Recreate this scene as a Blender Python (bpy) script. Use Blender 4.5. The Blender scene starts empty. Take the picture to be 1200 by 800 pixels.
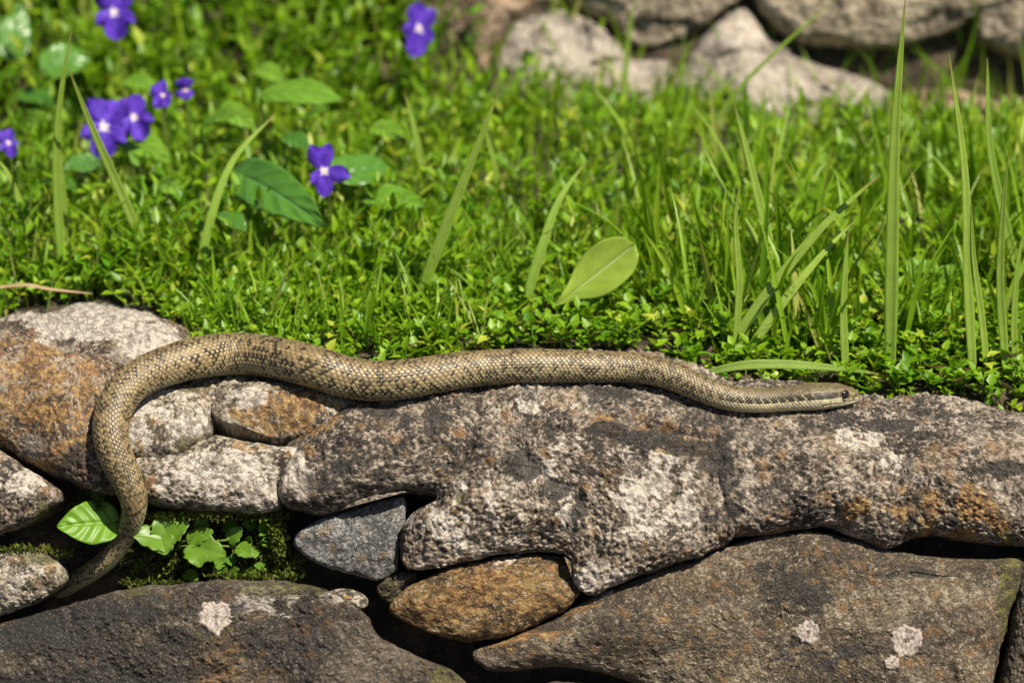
import bpy, math, random
import numpy as np
from mathutils import Vector
from mathutils.bvhtree import BVHTree

random.seed(7)
RNG = np.random.default_rng(11)
SC = bpy.context.scene
COL = SC.collection

# ------------------------------------------------------------------ camera
PITCH = math.radians(20.0)
DIST = 1.60                      # metres from the snake
FOCAL = 120.0
K = 36.0 / FOCAL / 1200.0        # tangent per photograph pixel
FWD = np.array([0, math.cos(PITCH), -math.sin(PITCH)])
UPV = np.array([0, math.sin(PITCH), math.cos(PITCH)])


def ray(x, y):
    return FWD + (x - 600) * K * np.array([1.0, 0, 0]) - (y - 400) * K * UPV


CAM = -DIST * ray(600, 445)      # the stone top under the snake is the world origin
cam = bpy.data.cameras.new('camera')
camo = bpy.data.objects.new('camera', cam)
COL.objects.link(camo)
camo.location = CAM
camo.rotation_euler = (math.pi / 2 - PITCH, 0, 0)
cam.lens = FOCAL
cam.sensor_width = 36
cam.clip_start = 0.05
cam.clip_end = 500
cam.dof.use_dof = True
cam.dof.focus_distance = 1.572
cam.dof.aperture_fstop = 6.0
SC.camera = camo

# ------------------------------------------------------------------ light
SUN = np.array([0.40, -0.36, 0.85])
SUN = SUN / np.linalg.norm(SUN)
SUN_EL = math.asin(SUN[2])
SUN_AZ = math.atan2(SUN[0], SUN[1])
w = bpy.data.worlds.new('World')
SC.world = w
w.use_nodes = True
sky = w.node_tree.nodes.new('ShaderNodeTexSky')
sky.sky_type = 'NISHITA'
sky.sun_disc = False
sky.sun_elevation = SUN_EL
sky.sun_rotation = SUN_AZ
bg = w.node_tree.nodes['Background']
bg.inputs['Strength'].default_value = 0.05
w.node_tree.links.new(sky.outputs[0], bg.inputs[0])
sl = bpy.data.lights.new('sun', 'SUN')
sl.energy = 5.0
sl.angle = math.radians(0.5)
sl.color = (1.0, 0.92, 0.77)
slo = bpy.data.objects.new('sun', sl)
COL.objects.link(slo)
slo.rotation_euler = Vector(SUN).to_track_quat('Z', 'Y').to_euler()
slo.location = (1, -1, 3)
vs = SC.view_settings
vs.view_transform = 'Standard'
vs.look = 'None'
vs.gamma = 1.0
vs.exposure = 0.80
vs.use_curve_mapping = False


# ------------------------------------------------------------------ noise
def _hash(ix, iy, iz, seed):
    h = (ix.astype(np.uint32) * np.uint32(374761393) + iy.astype(np.uint32) * np.uint32(668265263)
         + iz.astype(np.uint32) * np.uint32(2147483647) + np.uint32(seed * 974711 + 12345))
    h ^= h >> np.uint32(13)
    h *= np.uint32(1274126177)
    h ^= h >> np.uint32(16)
    h *= np.uint32(2246822519)
    h ^= h >> np.uint32(15)
    return h


def _r01(h):
    return (h & np.uint32(0xffffff)).astype(np.float32) / 16777216.0


_G = RNG.normal(size=(512, 3)).astype(np.float32)
_G /= np.linalg.norm(_G, axis=1)[:, None]


def vnoise(P, scale, seed=0):
    """smooth gradient noise, about -1..1"""
    Q = np.asarray(P, np.float32) * np.float32(scale)
    I = np.floor(Q)
    F = Q - I
    I = I.astype(np.int32)
    U = F * F * F * (F * (F * 6 - 15) + 10)
    out = 0
    for dx in (0, 1):
        wx = U[:, 0] if dx else 1 - U[:, 0]
        for dy in (0, 1):
            wy = U[:, 1] if dy else 1 - U[:, 1]
            for dz in (0, 1):
                wz = U[:, 2] if dz else 1 - U[:, 2]
                g_ = _G[_hash(I[:, 0] + dx, I[:, 1] + dy, I[:, 2] + dz, seed) & np.uint32(511)]
                out = out + wx * wy * wz * (g_[:, 0] * (F[:, 0] - dx) + g_[:, 1] * (F[:, 1] - dy) + g_[:, 2] * (F[:, 2] - dz))
    return out * 1.6


def fbm(P, scale, octaves=4, seed=0, gain=0.5):
    o, a = 0, 1.0
    for k in range(octaves):
        o = o + a * vnoise(P, scale * 2.03 ** k, seed + 17 * k)
        a *= gain
    return o


def worley(P, scale, seed=0):
    Q = np.asarray(P, np.float32) * np.float32(scale)
    I = np.floor(Q)
    F = Q - I
    I = I.astype(np.int32)
    f1 = np.full(len(Q), 9.0, np.float32)
    rid = np.zeros(len(Q), np.uint32)
    m10 = np.uint32(1023)
    for dx in (-1, 0, 1):
        for dy in (-1, 0, 1):
            for dz in (-1, 0, 1):
                h = _hash(I[:, 0] + dx, I[:, 1] + dy, I[:, 2] + dz, seed)
                d = ((dx + (h & m10) / np.float32(1024) - F[:, 0]) ** 2 + (dy + ((h >> np.uint32(10)) & m10) / np.float32(1024) - F[:, 1]) ** 2
                     + (dz + ((h >> np.uint32(20)) & m10) / np.float32(1024) - F[:, 2]) ** 2)
                m = d < f1
                f1 = np.where(m, d, f1)
                rid = np.where(m, h, rid)
    return np.sqrt(f1).astype(np.float32), _r01(rid * np.uint32(2654435761) >> np.uint32(3))


def smooth01(x, a, b):
    t = np.clip((x - a) / (b - a), 0, 1)
    return t * t * (3 - 2 * t)


# ------------------------------------------------------------------ mesh helpers
def mesh_np(name, verts, faces, mat=None, parent=None, attrs=None, uv=None, origin=None, smooth=True):
    """faces: list of int arrays, each (n,3) or (n,4). One mesh object."""
    verts = np.asarray(verts, np.float32).reshape(-1, 3)
    if origin is not None:
        verts = verts - np.asarray(origin, np.float32)
    me = bpy.data.meshes.new(name)
    me.vertices.add(len(verts))
    me.vertices.foreach_set('co', verts.ravel())
    loops = np.concatenate([np.asarray(f, np.int32).ravel() for f in faces if len(f)])
    tot = np.concatenate([np.full(len(f), np.asarray(f).shape[1], np.int32) for f in faces if len(f)])
    start = np.concatenate([[0], np.cumsum(tot)[:-1]]).astype(np.int32)
    me.loops.add(len(loops))
    me.loops.foreach_set('vertex_index', loops)
    me.polygons.add(len(tot))
    me.polygons.foreach_set('loop_start', start)
    me.polygons.foreach_set('loop_total', tot)
    me.update(calc_edges=True)
    if smooth:
        me.polygons.foreach_set('use_smooth', np.ones(len(tot), bool))
    for k, v in (attrs or {}).items():
        v = np.asarray(v, np.float32)
        if v.ndim == 1:
            a = me.attributes.new(k, 'FLOAT', 'POINT')
            a.data.foreach_set('value', v)
        else:
            a = me.attributes.new(k, 'FLOAT_COLOR', 'POINT')
            a.data.foreach_set('color', np.concatenate([v, np.ones((len(v), 1), np.float32)], 1).ravel())
    if uv is not None:
        l = me.uv_layers.new(name='UVMap')
        l.data.foreach_set('uv', np.asarray(uv, np.float32)[loops].ravel())
    if mat:
        me.materials.append(mat)
    o = bpy.data.objects.new(name, me)
    COL.objects.link(o)
    if parent is not None:
        o.parent = parent
    if origin is not None and parent is None:
        o.location = origin
    return o


def tag(o, label=None, cat=None, group=None, kind=None):
    if label:
        o['label'] = label
    if cat:
        o['category'] = cat
    if group:
        o['group'] = group
    if kind:
        o['kind'] = kind
    return o


def empty(name, loc):
    e = bpy.data.objects.new(name, None)
    e.empty_display_size = 0.02
    COL.objects.link(e)
    e.location = loc
    return e


def grid_faces(nu, nv, closed_u=False, off=0):
    """grid stored row by row: index = v*nu+u"""
    u = np.arange(nu if closed_u else nu - 1)
    v = np.arange(nv - 1)
    U, V = np.meshgrid(u, v)
    U, V = U.ravel(), V.ravel()
    U2 = (U + 1) % nu
    return np.stack([V * nu + U, V * nu + U2, (V + 1) * nu + U2, (V + 1) * nu + U], 1) + off


def catmull(P, n, closed=False):
    """resample a polyline of rows P smoothly, n samples evenly by arc length of the first two columns"""
    P = np.asarray(P, float)
    m = len(P)
    if closed:
        Q = np.concatenate([P[-1:], P, P[:2]])
        segs = m
    else:
        Q = np.concatenate([2 * P[:1] - P[1:2], P, 2 * P[-1:] - P[-2:-1]])
        segs = m - 1
    t = np.linspace(0, 1, 24, endpoint=False)[:, None]
    out = []
    for i in range(segs):
        a, b, c, d = Q[i], Q[i + 1], Q[i + 2], Q[i + 3]
        out.append(0.5 * ((2 * b) + (-a + c) * t + (2 * a - 5 * b + 4 * c - d) * t ** 2 + (-a + 3 * b - 3 * c + d) * t ** 3))
    S = np.concatenate(out + [P[:1] if closed else P[-1:]])
    L = np.concatenate([[0], np.cumsum(np.linalg.norm(np.diff(S[:, :min(3, S.shape[1])], axis=0), axis=1))])
    q = np.linspace(0, L[-1], n, endpoint=not closed)
    return np.stack([np.interp(q, L, S[:, k]) for k in range(S.shape[1])], 1)


def tube_np(P, R, ns=6):
    P = np.asarray(P, float)
    T = np.gradient(P, axis=0)
    T /= np.linalg.norm(T, axis=1)[:, None] + 1e-12
    ref = np.array([0.0, -1.0, 0.3])
    A = np.cross(T, ref)
    A /= np.linalg.norm(A, axis=1)[:, None] + 1e-12
    B = np.cross(T, A)
    th = np.linspace(0, 2 * np.pi, ns, endpoint=False)
    R = np.broadcast_to(np.asarray(R, float), (len(P),))
    V = P[:, None] + R[:, None, None] * (np.cos(th)[None, :, None] * A[:, None] + np.sin(th)[None, :, None] * B[:, None])
    return V.reshape(-1, 3), grid_faces(ns, len(P), True)


# ------------------------------------------------------------------ material helpers
class NT:
    def __init__(self, name):
        self.m = bpy.data.materials.new(name)
        self.m.use_nodes = True
        self.t = self.m.node_tree
        self.bsdf = self.t.nodes['Principled BSDF']
        self.out = self.t.nodes['Material Output']

    def n(self, typ, **kw):
        nd = self.t.nodes.new(typ)
        ins = kw.pop('ins', {})
        for k, v in kw.items():
            setattr(nd, k, v)
        for k, v in ins.items():
            self.set(nd.inputs[k], v)
        return nd

    def set(self, sock, v):
        if isinstance(v, bpy.types.NodeSocket):
            self.t.links.new(v, sock)
        elif isinstance(v, (tuple, list)) and len(v) == 3 and sock.type == 'RGBA':
            sock.default_value = (*v, 1)
        else:
            sock.default_value = v

    def math(self, op, a, b=None, clamp=False):
        nd = self.n('ShaderNodeMath', operation=op, use_clamp=clamp)
        self.set(nd.inputs[0], a)
        if b is not None:
            self.set(nd.inputs[1], b)
        return nd.outputs[0]

    def mix(self, f, a, b, blend='MIX'):
        nd = self.n('ShaderNodeMix', data_type='RGBA', blend_type=blend)
        self.set(nd.inputs[0], f)
        self.set(nd.inputs[6], a)
        self.set(nd.inputs[7], b)
        return nd.outputs[2]

    def step(self, v, a, b):
        nd = self.n('ShaderNodeMapRange', interpolation_type='SMOOTHSTEP', ins={0: v, 1: a, 2: b, 3: 0.0, 4: 1.0})
        return nd.outputs[0]

    def attr(self, name):
        return self.n('ShaderNodeAttribute', attribute_name=name)

    def pos(self):
        if not hasattr(self, '_p'):
            self._p = self.n('ShaderNodeNewGeometry').outputs['Position']
        return self._p

    def noise(self, scale, detail=4, rough=0.6, dist=0.0, vec=None):
        nd = self.n('ShaderNodeTexNoise', ins={'Vector': vec or self.pos(), 'Scale': scale, 'Detail': detail, 'Roughness': rough, 'Distortion': dist})
        return nd.outputs[0]

    def voronoi(self, scale, feature='F1', vec=None):
        return self.n('ShaderNodeTexVoronoi', feature=feature, ins={'Vector': vec or self.pos(), 'Scale': scale})


def stone_material():
    """colour comes from the mineral and lichen map of each stone; the shader adds fine grain and pitting"""
    s = NT('weathered_stone')
    c = s.attr('mineral').outputs['Color']
    n = s.noise(1500, 2, 0.7)
    c = s.mix(s.step(n, 0.46, 0.30), c, s.mix(0.72, c, (0.02, 0.017, 0.014)))
    c = s.mix(s.math('MULTIPLY', s.step(n, 0.56, 0.70), 0.35), c, (0.42, 0.39, 0.35))
    s.set(s.bsdf.inputs['Base Color'], c)
    s.set(s.bsdf.inputs['Roughness'], 0.72)
    s.set(s.bsdf.inputs['Specular IOR Level'], 0.35)
    b = s.n('ShaderNodeBump', ins={'Strength': 1.0, 'Distance': 0.0013, 'Height': s.noise(1100, 2, 0.75)})
    s.set(s.bsdf.inputs['Normal'], b.outputs[0])
    return s.m


M = {}
M['stone'] = stone_material()
# dark mineral, mid mineral, light crystals, amount of light crystals, white crust colour, map scale
STY = {
    'granite': dict(a=(0.078, 0.064, 0.050), b=(0.175, 0.148, 0.116), l=(0.48, 0.395, 0.325), g=0.72, rnd=0.28, ws=0.85),
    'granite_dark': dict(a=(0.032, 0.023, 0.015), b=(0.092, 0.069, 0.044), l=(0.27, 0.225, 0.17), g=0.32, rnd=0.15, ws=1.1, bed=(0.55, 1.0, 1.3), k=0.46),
    'granite_pale': dict(a=(0.13, 0.108, 0.080), b=(0.31, 0.265, 0.195), l=(0.60, 0.545, 0.46), g=0.7, rnd=0.35, ws=0.8),
    'rusty': dict(a=(0.065, 0.042, 0.028), b=(0.19, 0.125, 0.075), l=(0.48, 0.38, 0.27), g=0.6, rnd=0.6),
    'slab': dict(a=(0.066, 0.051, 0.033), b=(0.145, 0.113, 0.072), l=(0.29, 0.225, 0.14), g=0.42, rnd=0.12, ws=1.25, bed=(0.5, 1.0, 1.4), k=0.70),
    'blue': dict(a=(0.080, 0.088, 0.098), b=(0.165, 0.178, 0.195), l=(0.36, 0.37, 0.39), g=0.45, rnd=0.05, ws=1.3, k=0.8),
    'gold': dict(a=(0.060, 0.036, 0.013), b=(0.20, 0.125, 0.036), l=(0.40, 0.26, 0.09), g=0.5, rnd=0.2, ws=1.1, bed=(0.6, 1, 1.2), k=0.62),
    'far_grey': dict(a=(0.26, 0.23, 0.205), b=(0.46, 0.42, 0.385), l=(0.56, 0.52, 0.48), g=0.5, rnd=0.15, k=0.92),
    'far_tan': dict(a=(0.17, 0.135, 0.095), b=(0.38, 0.32, 0.24), l=(0.52, 0.47, 0.39), g=0.5, rnd=0.15, k=0.92),
    'far_brown': dict(a=(0.10, 0.062, 0.036), b=(0.28, 0.185, 0.115), l=(0.42, 0.33, 0.24), g=0.4, rnd=0.15, k=0.92),
}


def lerp(a, b, f):
    return a + (np.asarray(b, np.float32) - a) * f[:, None]


def mineral_map(P, sty, masks, seed, r1, r2):
    """albedo of the stone: crystals of random colour and ragged patches of lichen, stain and plain black"""
    t = STY[sty]
    P0 = P
    P = P * np.array(t.get('bed', (1, 1, 1)), np.float32)
    n1 = fbm(P, 34, 4, seed + 80, 0.6)
    c = lerp(np.tile(np.array(t['a'], np.float32), (len(P), 1)), t['b'], smooth01(n1, -0.45, 0.5))
    _, r3 = worley(P0, 1250 * t.get('ws', 1.0), seed + 33)
    br = fbm(P, 60, 6, seed + 90, 0.66)
    k = 0.42 * r1 + 0.22 * r2 + 0.46 * r3 + 0.14 * n1
    c = lerp(c, t['l'], smooth01(k, 0.58, 0.66) * t['g'])
    c = lerp(c, (0.62, 0.58, 0.53), smooth01(k, 0.78, 0.84) * t['g'])
    c = lerp(c, (0.022, 0.018, 0.015), smooth01(k, 0.48, 0.40) * 0.90 * min(1, t['g'] + 0.2))
    c = lerp(c, np.array(t['b']) * np.array([1.7, 1.15, 0.6]), smooth01(np.abs(r2 - 0.5), 0.06, 0.0) * (0.1 if t.get('k', 0.66) > 0.9 else 0.6))
    # scattered small lichens of their own
    f, rid = worley(P + 0.004 * np.stack([br, -br, br], 1), 62, seed + 61)
    sp = smooth01(0.52 - f + 0.22 * br, 0.0, 0.10)
    c = lerp(c, (0.46, 0.42, 0.37), sp * (rid > 0.72) * t['rnd'] * (0.5 + 0.5 * r3))
    c = lerp(c, (0.030, 0.027, 0.024), sp * (rid < 0.28) * t['rnd'] * 1.1)
    c = lerp(c, (0.24, 0.15, 0.055), sp * ((rid > 0.45) & (rid < 0.53)) * t['rnd'] * (t.get('k', 0.66) < 0.9))
    nz = fbm(P, 300, 3, seed + 95, 0.7)

    def crust(m, lo, hi, k_):
        return smooth01(m + br * k_ + 0.22 * nz, lo, hi) * smooth01(m, 0.03, 0.18)
    f = crust(masks['rust'], 0.40, 0.62, 0.62)
    rc = lerp(lerp(np.tile(np.array((0.12, 0.062, 0.024), np.float32), (len(P), 1)), (0.36, 0.19, 0.056), smooth01(nz, -0.5, 0.3)), (0.50, 0.36, 0.15), smooth01(nz + r3 - 0.5, 0.25, 0.75))
    c = c * (1 - 0.82 * f[:, None]) + rc * (0.82 * f[:, None])
    f = crust(masks['white'], 0.46, 0.56, 0.75)
    wc = lerp(np.tile(np.array((0.32, 0.285, 0.26), np.float32), (len(P), 1)), (0.72, 0.68, 0.64), smooth01(nz + 0.6 * (r3 - 0.5), -0.35, 0.25))
    c = c * (1 - 0.93 * f[:, None]) + wc * (0.93 * f[:, None])
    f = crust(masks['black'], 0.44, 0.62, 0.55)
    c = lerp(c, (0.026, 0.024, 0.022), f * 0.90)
    f = crust(masks['moss'], 0.42, 0.60, 0.6)
    mc = lerp(np.tile(np.array((0.045, 0.045, 0.012), np.float32), (len(P), 1)), (0.17, 0.16, 0.035), smooth01(nz, -0.4, 0.5))
    c = c * (1 - 0.8 * f[:, None]) + mc * (0.8 * f[:, None])
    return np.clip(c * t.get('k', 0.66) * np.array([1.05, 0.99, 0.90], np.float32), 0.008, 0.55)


def lichen_material():
    s = NT('pale_lichen')
    c = s.mix(s.step(s.noise(700, 4, 0.7), 0.38, 0.60), (0.14, 0.105, 0.085), (0.36, 0.31, 0.275))
    s.set(s.bsdf.inputs['Base Color'], c)
    s.set(s.bsdf.inputs['Roughness'], 0.9)
    return s.m


M['lichen'] = lichen_material()


def soil_material():
    s = NT('dark_soil')
    c = s.mix(s.step(s.noise(60, 6, 0.7), 0.4, 0.65), (0.022, 0.016, 0.010), (0.085, 0.060, 0.036))
    c = s.mix(s.math('MULTIPLY', s.step(s.noise(400, 4, 0.7), 0.55, 0.7), 0.6), c, (0.17, 0.12, 0.07))
    s.set(s.bsdf.inputs['Base Color'], c)
    s.set(s.bsdf.inputs['Roughness'], 0.95)
    b = s.n('ShaderNodeBump', ins={'Strength': 0.8, 'Distance': 0.003, 'Height': s.noise(300, 5, 0.7)})
    s.set(s.bsdf.inputs['Normal'], b.outputs[0])
    return s.m


M['soil'] = soil_material()


def leaf_material(name, c1, c2, c3=None, trans=0.35, rough=0.42, spec=0.4, rib=None, vein=None, bump=0.0, dry=None, lat=0.38):
    """c1..c2 blended by the per-leaf attribute 'v'; rib = lighter lines along a blade; vein = midrib colour"""
    s = NT(name)
    v = s.attr('v').outputs['Fac']
    col = s.mix(v, c1, c2)
    if c3:
        col = s.mix(s.step(v, 0.86, 0.97), col, c3)
    col = s.mix(s.math('MULTIPLY', s.step(s.noise(180, 4, 0.6), 0.35, 0.7), 0.35), col, tuple(c * 0.62 for c in c1))
    bumpsock = None
    if rib or vein:
        uv = s.n('ShaderNodeUVMap').outputs[0]
        sep = s.n('ShaderNodeSeparateXYZ', ins={0: uv})
        au = s.math('ABSOLUTE', s.math('SUBTRACT', sep.outputs[0], 0.5))
    if rib:
        wv = s.math('SINE', s.math('MULTIPLY', sep.outputs[0], 44.0))
        col = s.mix(s.math('MULTIPLY', s.step(wv, 0.0, 1.0), 0.28), col, rib)
        col = s.mix(s.math('MULTIPLY', s.step(au, 0.06, 0.02), 0.5), col, rib)
        bumpsock = wv
    if vein:
        lats = s.math('SINE', s.math('MULTIPLY', s.math('SUBTRACT', sep.outputs[1], s.math('MULTIPLY', au, 0.55)), 30.0))
        col = s.mix(s.math('MULTIPLY', s.step(lats, 0.90, 0.995), lat), col, vein)
        col = s.mix(s.math('MULTIPLY', s.step(au, 0.030, 0.010), 0.9), col, vein)
        bumpsock = s.math('ADD', s.math('MULTIPLY', lats, lat * 2.5), s.math('MULTIPLY', s.step(au, 0.08, 0.0), -2.0))
    if dry:
        uv2 = s.n('ShaderNodeUVMap').outputs[0]
        y = s.n('ShaderNodeSeparateXYZ', ins={0: uv2}).outputs[1]
        col = s.mix(s.step(s.math('ADD', y, s.math('MULTIPLY', s.noise(120, 3), 0.2)), 0.97, 1.12), col, dry)
    s.set(s.bsdf.inputs['Base Color'], col)
    s.set(s.bsdf.inputs['Roughness'], rough)
    s.set(s.bsdf.inputs['Specular IOR Level'], spec)
    if bumpsock is not None and bump:
        b = s.n('ShaderNodeBump', ins={'Strength': 0.6, 'Distance': bump, 'Height': bumpsock})
        s.set(s.bsdf.inputs['Normal'], b.outputs[0])
    tr = s.n('ShaderNodeBsdfTranslucent', ins={'Color': s.mix(0.5, col, s.mix(1.0, col, (1.0, 0.95, 0.25), 'MULTIPLY'))})
    mx = s.n('ShaderNodeMixShader', ins={0: trans})
    s.t.links.new(s.bsdf.outputs[0], mx.inputs[1])
    s.t.links.new(tr.outputs[0], mx.inputs[2])
    s.t.links.new(mx.outputs[0], s.out.inputs['Surface'])
    return s.m


M['cover'] = leaf_material('ground_cover_leaf', (0.090, 0.240, 0.006), (0.300, 0.470, 0.012), (0.44, 0.50, 0.05), 0.42, 0.42, 0.4)
M['grass'] = leaf_material('grass_leaf', (0.13, 0.285, 0.010), (0.33, 0.48, 0.030), (0.46, 0.48, 0.12), 0.45, 0.38, 0.4)
M['blade'] = leaf_material('broad_grass_blade', (0.30, 0.47, 0.055), (0.40, 0.56, 0.09), None, 0.50, 0.36, 0.45, rib=(0.44, 0.58, 0.16), bump=0.0, dry=(0.32, 0.27, 0.09))
M['yellow_blade'] = leaf_material('yellow_green_blade', (0.22, 0.36, 0.045), (0.26, 0.40, 0.06), None, 0.30, 0.40, 0.4, rib=(0.34, 0.46, 0.12), bump=0.0002, dry=(0.38, 0.33, 0.10))
M['violet_leaf'] = leaf_material('violet_leaf', (0.060, 0.165, 0.016), (0.090, 0.225, 0.022), None, 0.22, 0.27, 0.6, vein=(0.10, 0.25, 0.07), bump=0.0005)
M['bright_leaf'] = leaf_material('bright_leaf', (0.13, 0.29, 0.018), (0.20, 0.37, 0.030), None, 0.35, 0.42, 0.4, vein=(0.21, 0.38, 0.07), bump=0.0004)
M['spoon_leaf'] = leaf_material('spoon_leaf', (0.27, 0.40, 0.045), (0.31, 0.43, 0.055), None, 0.35, 0.45, 0.3, lat=0.10, vein=(0.42, 0.52, 0.20), bump=0.0003)
M['seedling'] = leaf_material('seedling_leaf', (0.085, 0.20, 0.016), (0.15, 0.27, 0.024), None, 0.35, 0.40, 0.4)
M['stalk'] = leaf_material('green_stalk', (0.13, 0.21, 0.035), (0.20, 0.24, 0.06), None, 0.1, 0.5, 0.3)
M['straw'] = leaf_material('dry_straw', (0.20, 0.125, 0.060), (0.45, 0.33, 0.17), (0.12, 0.07, 0.04), 0.15, 0.7, 0.2)
M['moss'] = leaf_material('moss', (0.045, 0.062, 0.010), (0.155, 0.200, 0.022), (0.20, 0.14, 0.05), 0.25, 0.7, 0.2)


def petal_material():
    s = NT('violet_petal')
    uv = s.n('ShaderNodeUVMap').outputs[0]
    sep = s.n('ShaderNodeSeparateXYZ', ins={0: uv})
    y = sep.outputs[1]
    ang = s.math('SINE', s.math('MULTIPLY', sep.outputs[0], 40.0))
    col = s.mix(s.step(s.noise(260, 3), 0.3, 0.7), (0.060, 0.020, 0.36), (0.150, 0.060, 0.60))
    lines = s.math('MULTIPLY', s.step(ang, 0.5, 0.95), s.step(y, 0.95, 0.30))
    col = s.mix(s.math('MULTIPLY', lines, 0.7), col, (0.05, 0.012, 0.26))
    white = s.step(s.math('ADD', y, s.math('MULTIPLY', s.noise(500, 2), 0.16)), 0.25, 0.15)
    col = s.mix(white, col, (0.72, 0.62, 0.74))
    s.set(s.bsdf.inputs['Base Color'], col)
    s.set(s.bsdf.inputs['Roughness'], 0.55)
    s.set(s.bsdf.inputs['Specular IOR Level'], 0.25)
    tr = s.n('ShaderNodeBsdfTranslucent', ins={'Color': col})
    mx = s.n('ShaderNodeMixShader', ins={0: 0.3})
    s.t.links.new(s.bsdf.outputs[0], mx.inputs[1])
    s.t.links.new(tr.outputs[0], mx.inputs[2])
    s.t.links.new(mx.outputs[0], s.out.inputs['Surface'])
    return s.m


M['petal'] = petal_material()


def plain(name, col, rough=0.5, spec=0.4, amp=0.3, scale=300):
    s = NT(name)
    c = s.mix(s.noise(scale, 3), tuple(x * (1 - amp) for x in col), tuple(min(1, x * (1 + amp)) for x in col))
    s.set(s.bsdf.inputs['Base Color'], c)
    s.set(s.bsdf.inputs['Roughness'], rough)
    s.set(s.bsdf.inputs['Specular IOR Level'], spec)
    return s.m


M['throat'] = plain('flower_throat', (0.70, 0.50, 0.14), 0.6)
M['eye'] = plain('snake_eye', (0.006, 0.004, 0.003), 0.06, 0.8)
M['iris'] = plain('snake_iris', (0.10, 0.055, 0.015), 0.25, 0.6)


def snake_material():
    s = NT('snake_skin')
    c = s.attr('skin').outputs['Color']
    c = s.mix(s.math('MULTIPLY', s.noise(1500, 3), 0.25), c, (0.10, 0.075, 0.035))
    s.set(s.bsdf.inputs['Base Color'], c)
    s.set(s.bsdf.inputs['Roughness'], s.math('ADD', s.math('MULTIPLY', s.attr('matt').outputs['Fac'], 0.20), 0.37))
    s.set(s.bsdf.inputs['Specular IOR Level'], 0.45)
    b = s.n('ShaderNodeBump', ins={'Strength': 0.25, 'Distance': 0.0002, 'Height': s.noise(2200, 2)})
    s.set(s.bsdf.inputs['Normal'], b.outputs[0])
    return s.m


M['snake'] = snake_material()

# ------------------------------------------------------------------ shape of the place: wall profile and ground height
PROF = np.array([(0.40, -0.010), (0.10, -0.004), (0.035, -0.001), (0.010, 0.0), (-0.006, -0.002), (-0.022, -0.011), (-0.040, -0.030),
                 (-0.055, -0.057), (-0.074, -0.10), (-0.10, -0.16), (-0.14, -0.26), (-0.20, -0.42)])
_s = catmull(PROF, 600)
PROF_F = _s[np.argsort(-_s[:, 0])]


def prof_z(Y):
    return np.interp(Y, PROF_F[::-1, 0], PROF_F[::-1, 1])


def row_table(curve, rows):
    """for every pixel row: where its rays meet the extruded (Y,Z) curve, and the curve's normal"""
    curve = np.asarray(curve, float)
    T = np.gradient(curve, axis=0)
    N = np.stack([T[:, 1], -T[:, 0]], 1)
    N /= np.linalg.norm(N, axis=1)[:, None]
    if N[:, 0].sum() - N[:, 1].sum() > 0:
        N = -N
    d = curve - CAM[1:]
    vu = d @ UPV[1:]
    vf = d @ FWD[1:]
    py = 400 - vu / vf / K
    o = np.argsort(py)
    py, c, n = py[o], curve[o], N[o]
    return dict(py=py, Y=c[:, 0], Z=c[:, 1], nY=n[:, 0], nZ=n[:, 1])


TAB_FRONT = row_table(PROF_F, None)


def lawn_z(x, Y):
    P = np.stack([x, Y, np.zeros_like(x)], 1)
    return 0.002 + 0.05 * np.maximum(0, Y - 0.03) + 0.005 * vnoise(P, 14, 3) + 0.003 * vnoise(P, 40, 4)


def bank(x, Y):
    k = smooth01(x, -0.12, 0.06)
    slope = 0.60 * (1 - k) + 2.1 * k
    y0 = 0.32 + 0.05 * k
    r = np.minimum(slope * np.maximum(0, Y - y0), 0.30)
    return r + 0.02 * np.minimum(np.maximum(0, Y - 0.7), 5)


def ground_z(x, Y):
    x = np.asarray(x, float).ravel()
    Y = np.asarray(Y, float).ravel()
    z = lawn_z(x, Y) + bank(x, Y)
    core = prof_z(Y - 0.026) - 0.002
    core = np.where(Y < -0.16, np.minimum(core, np.maximum(-0.45, core)), core)
    return np.where(Y < 0.034, np.minimum(z, core), z)


def at(x, y, Y):
    r = ray(x, y)
    return CAM + r * ((Y - CAM[1]) / r[1])


def ground_hit(x, y, above=0.0):
    r = ray(x, y)
    for Y in np.arange(0.02, 0.9, 0.002):
        p = CAM + r * ((Y - CAM[1]) / r[1])
        if p[2] <= ground_z([p[0]], [Y])[0] + above:
            return p
    return p


def axis_coords(a, b, step, far):
    mid = np.arange(a, b + 1e-9, step)
    out = np.geomspace(step, far, 26).cumsum()
    return np.concatenate([(a - out)[::-1], mid, b + out])


gx = axis_coords(-0.48, 0.48, 0.006, 4.0)
gy = axis_coords(-0.24, 0.80, 0.005, 4.0)
GX, GY = np.meshgrid(gx, gy)
GZ = ground_z(GX, GY)
gP = np.stack([GX.ravel(), GY.ravel(), GZ], 1)
near = (np.abs(gP[:, 0]) < 0.6) & (gP[:, 1] < 0.8) & (gP[:, 1] > -0.3)
gP[:, 2] += np.where(near, 0.0015 * fbm(gP, 90, 3, 5), 0)
g = mesh_np('ground', gP, [grid_faces(len(gx), len(gy))], M['soil'])
tag(g, kind='structure')

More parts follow.
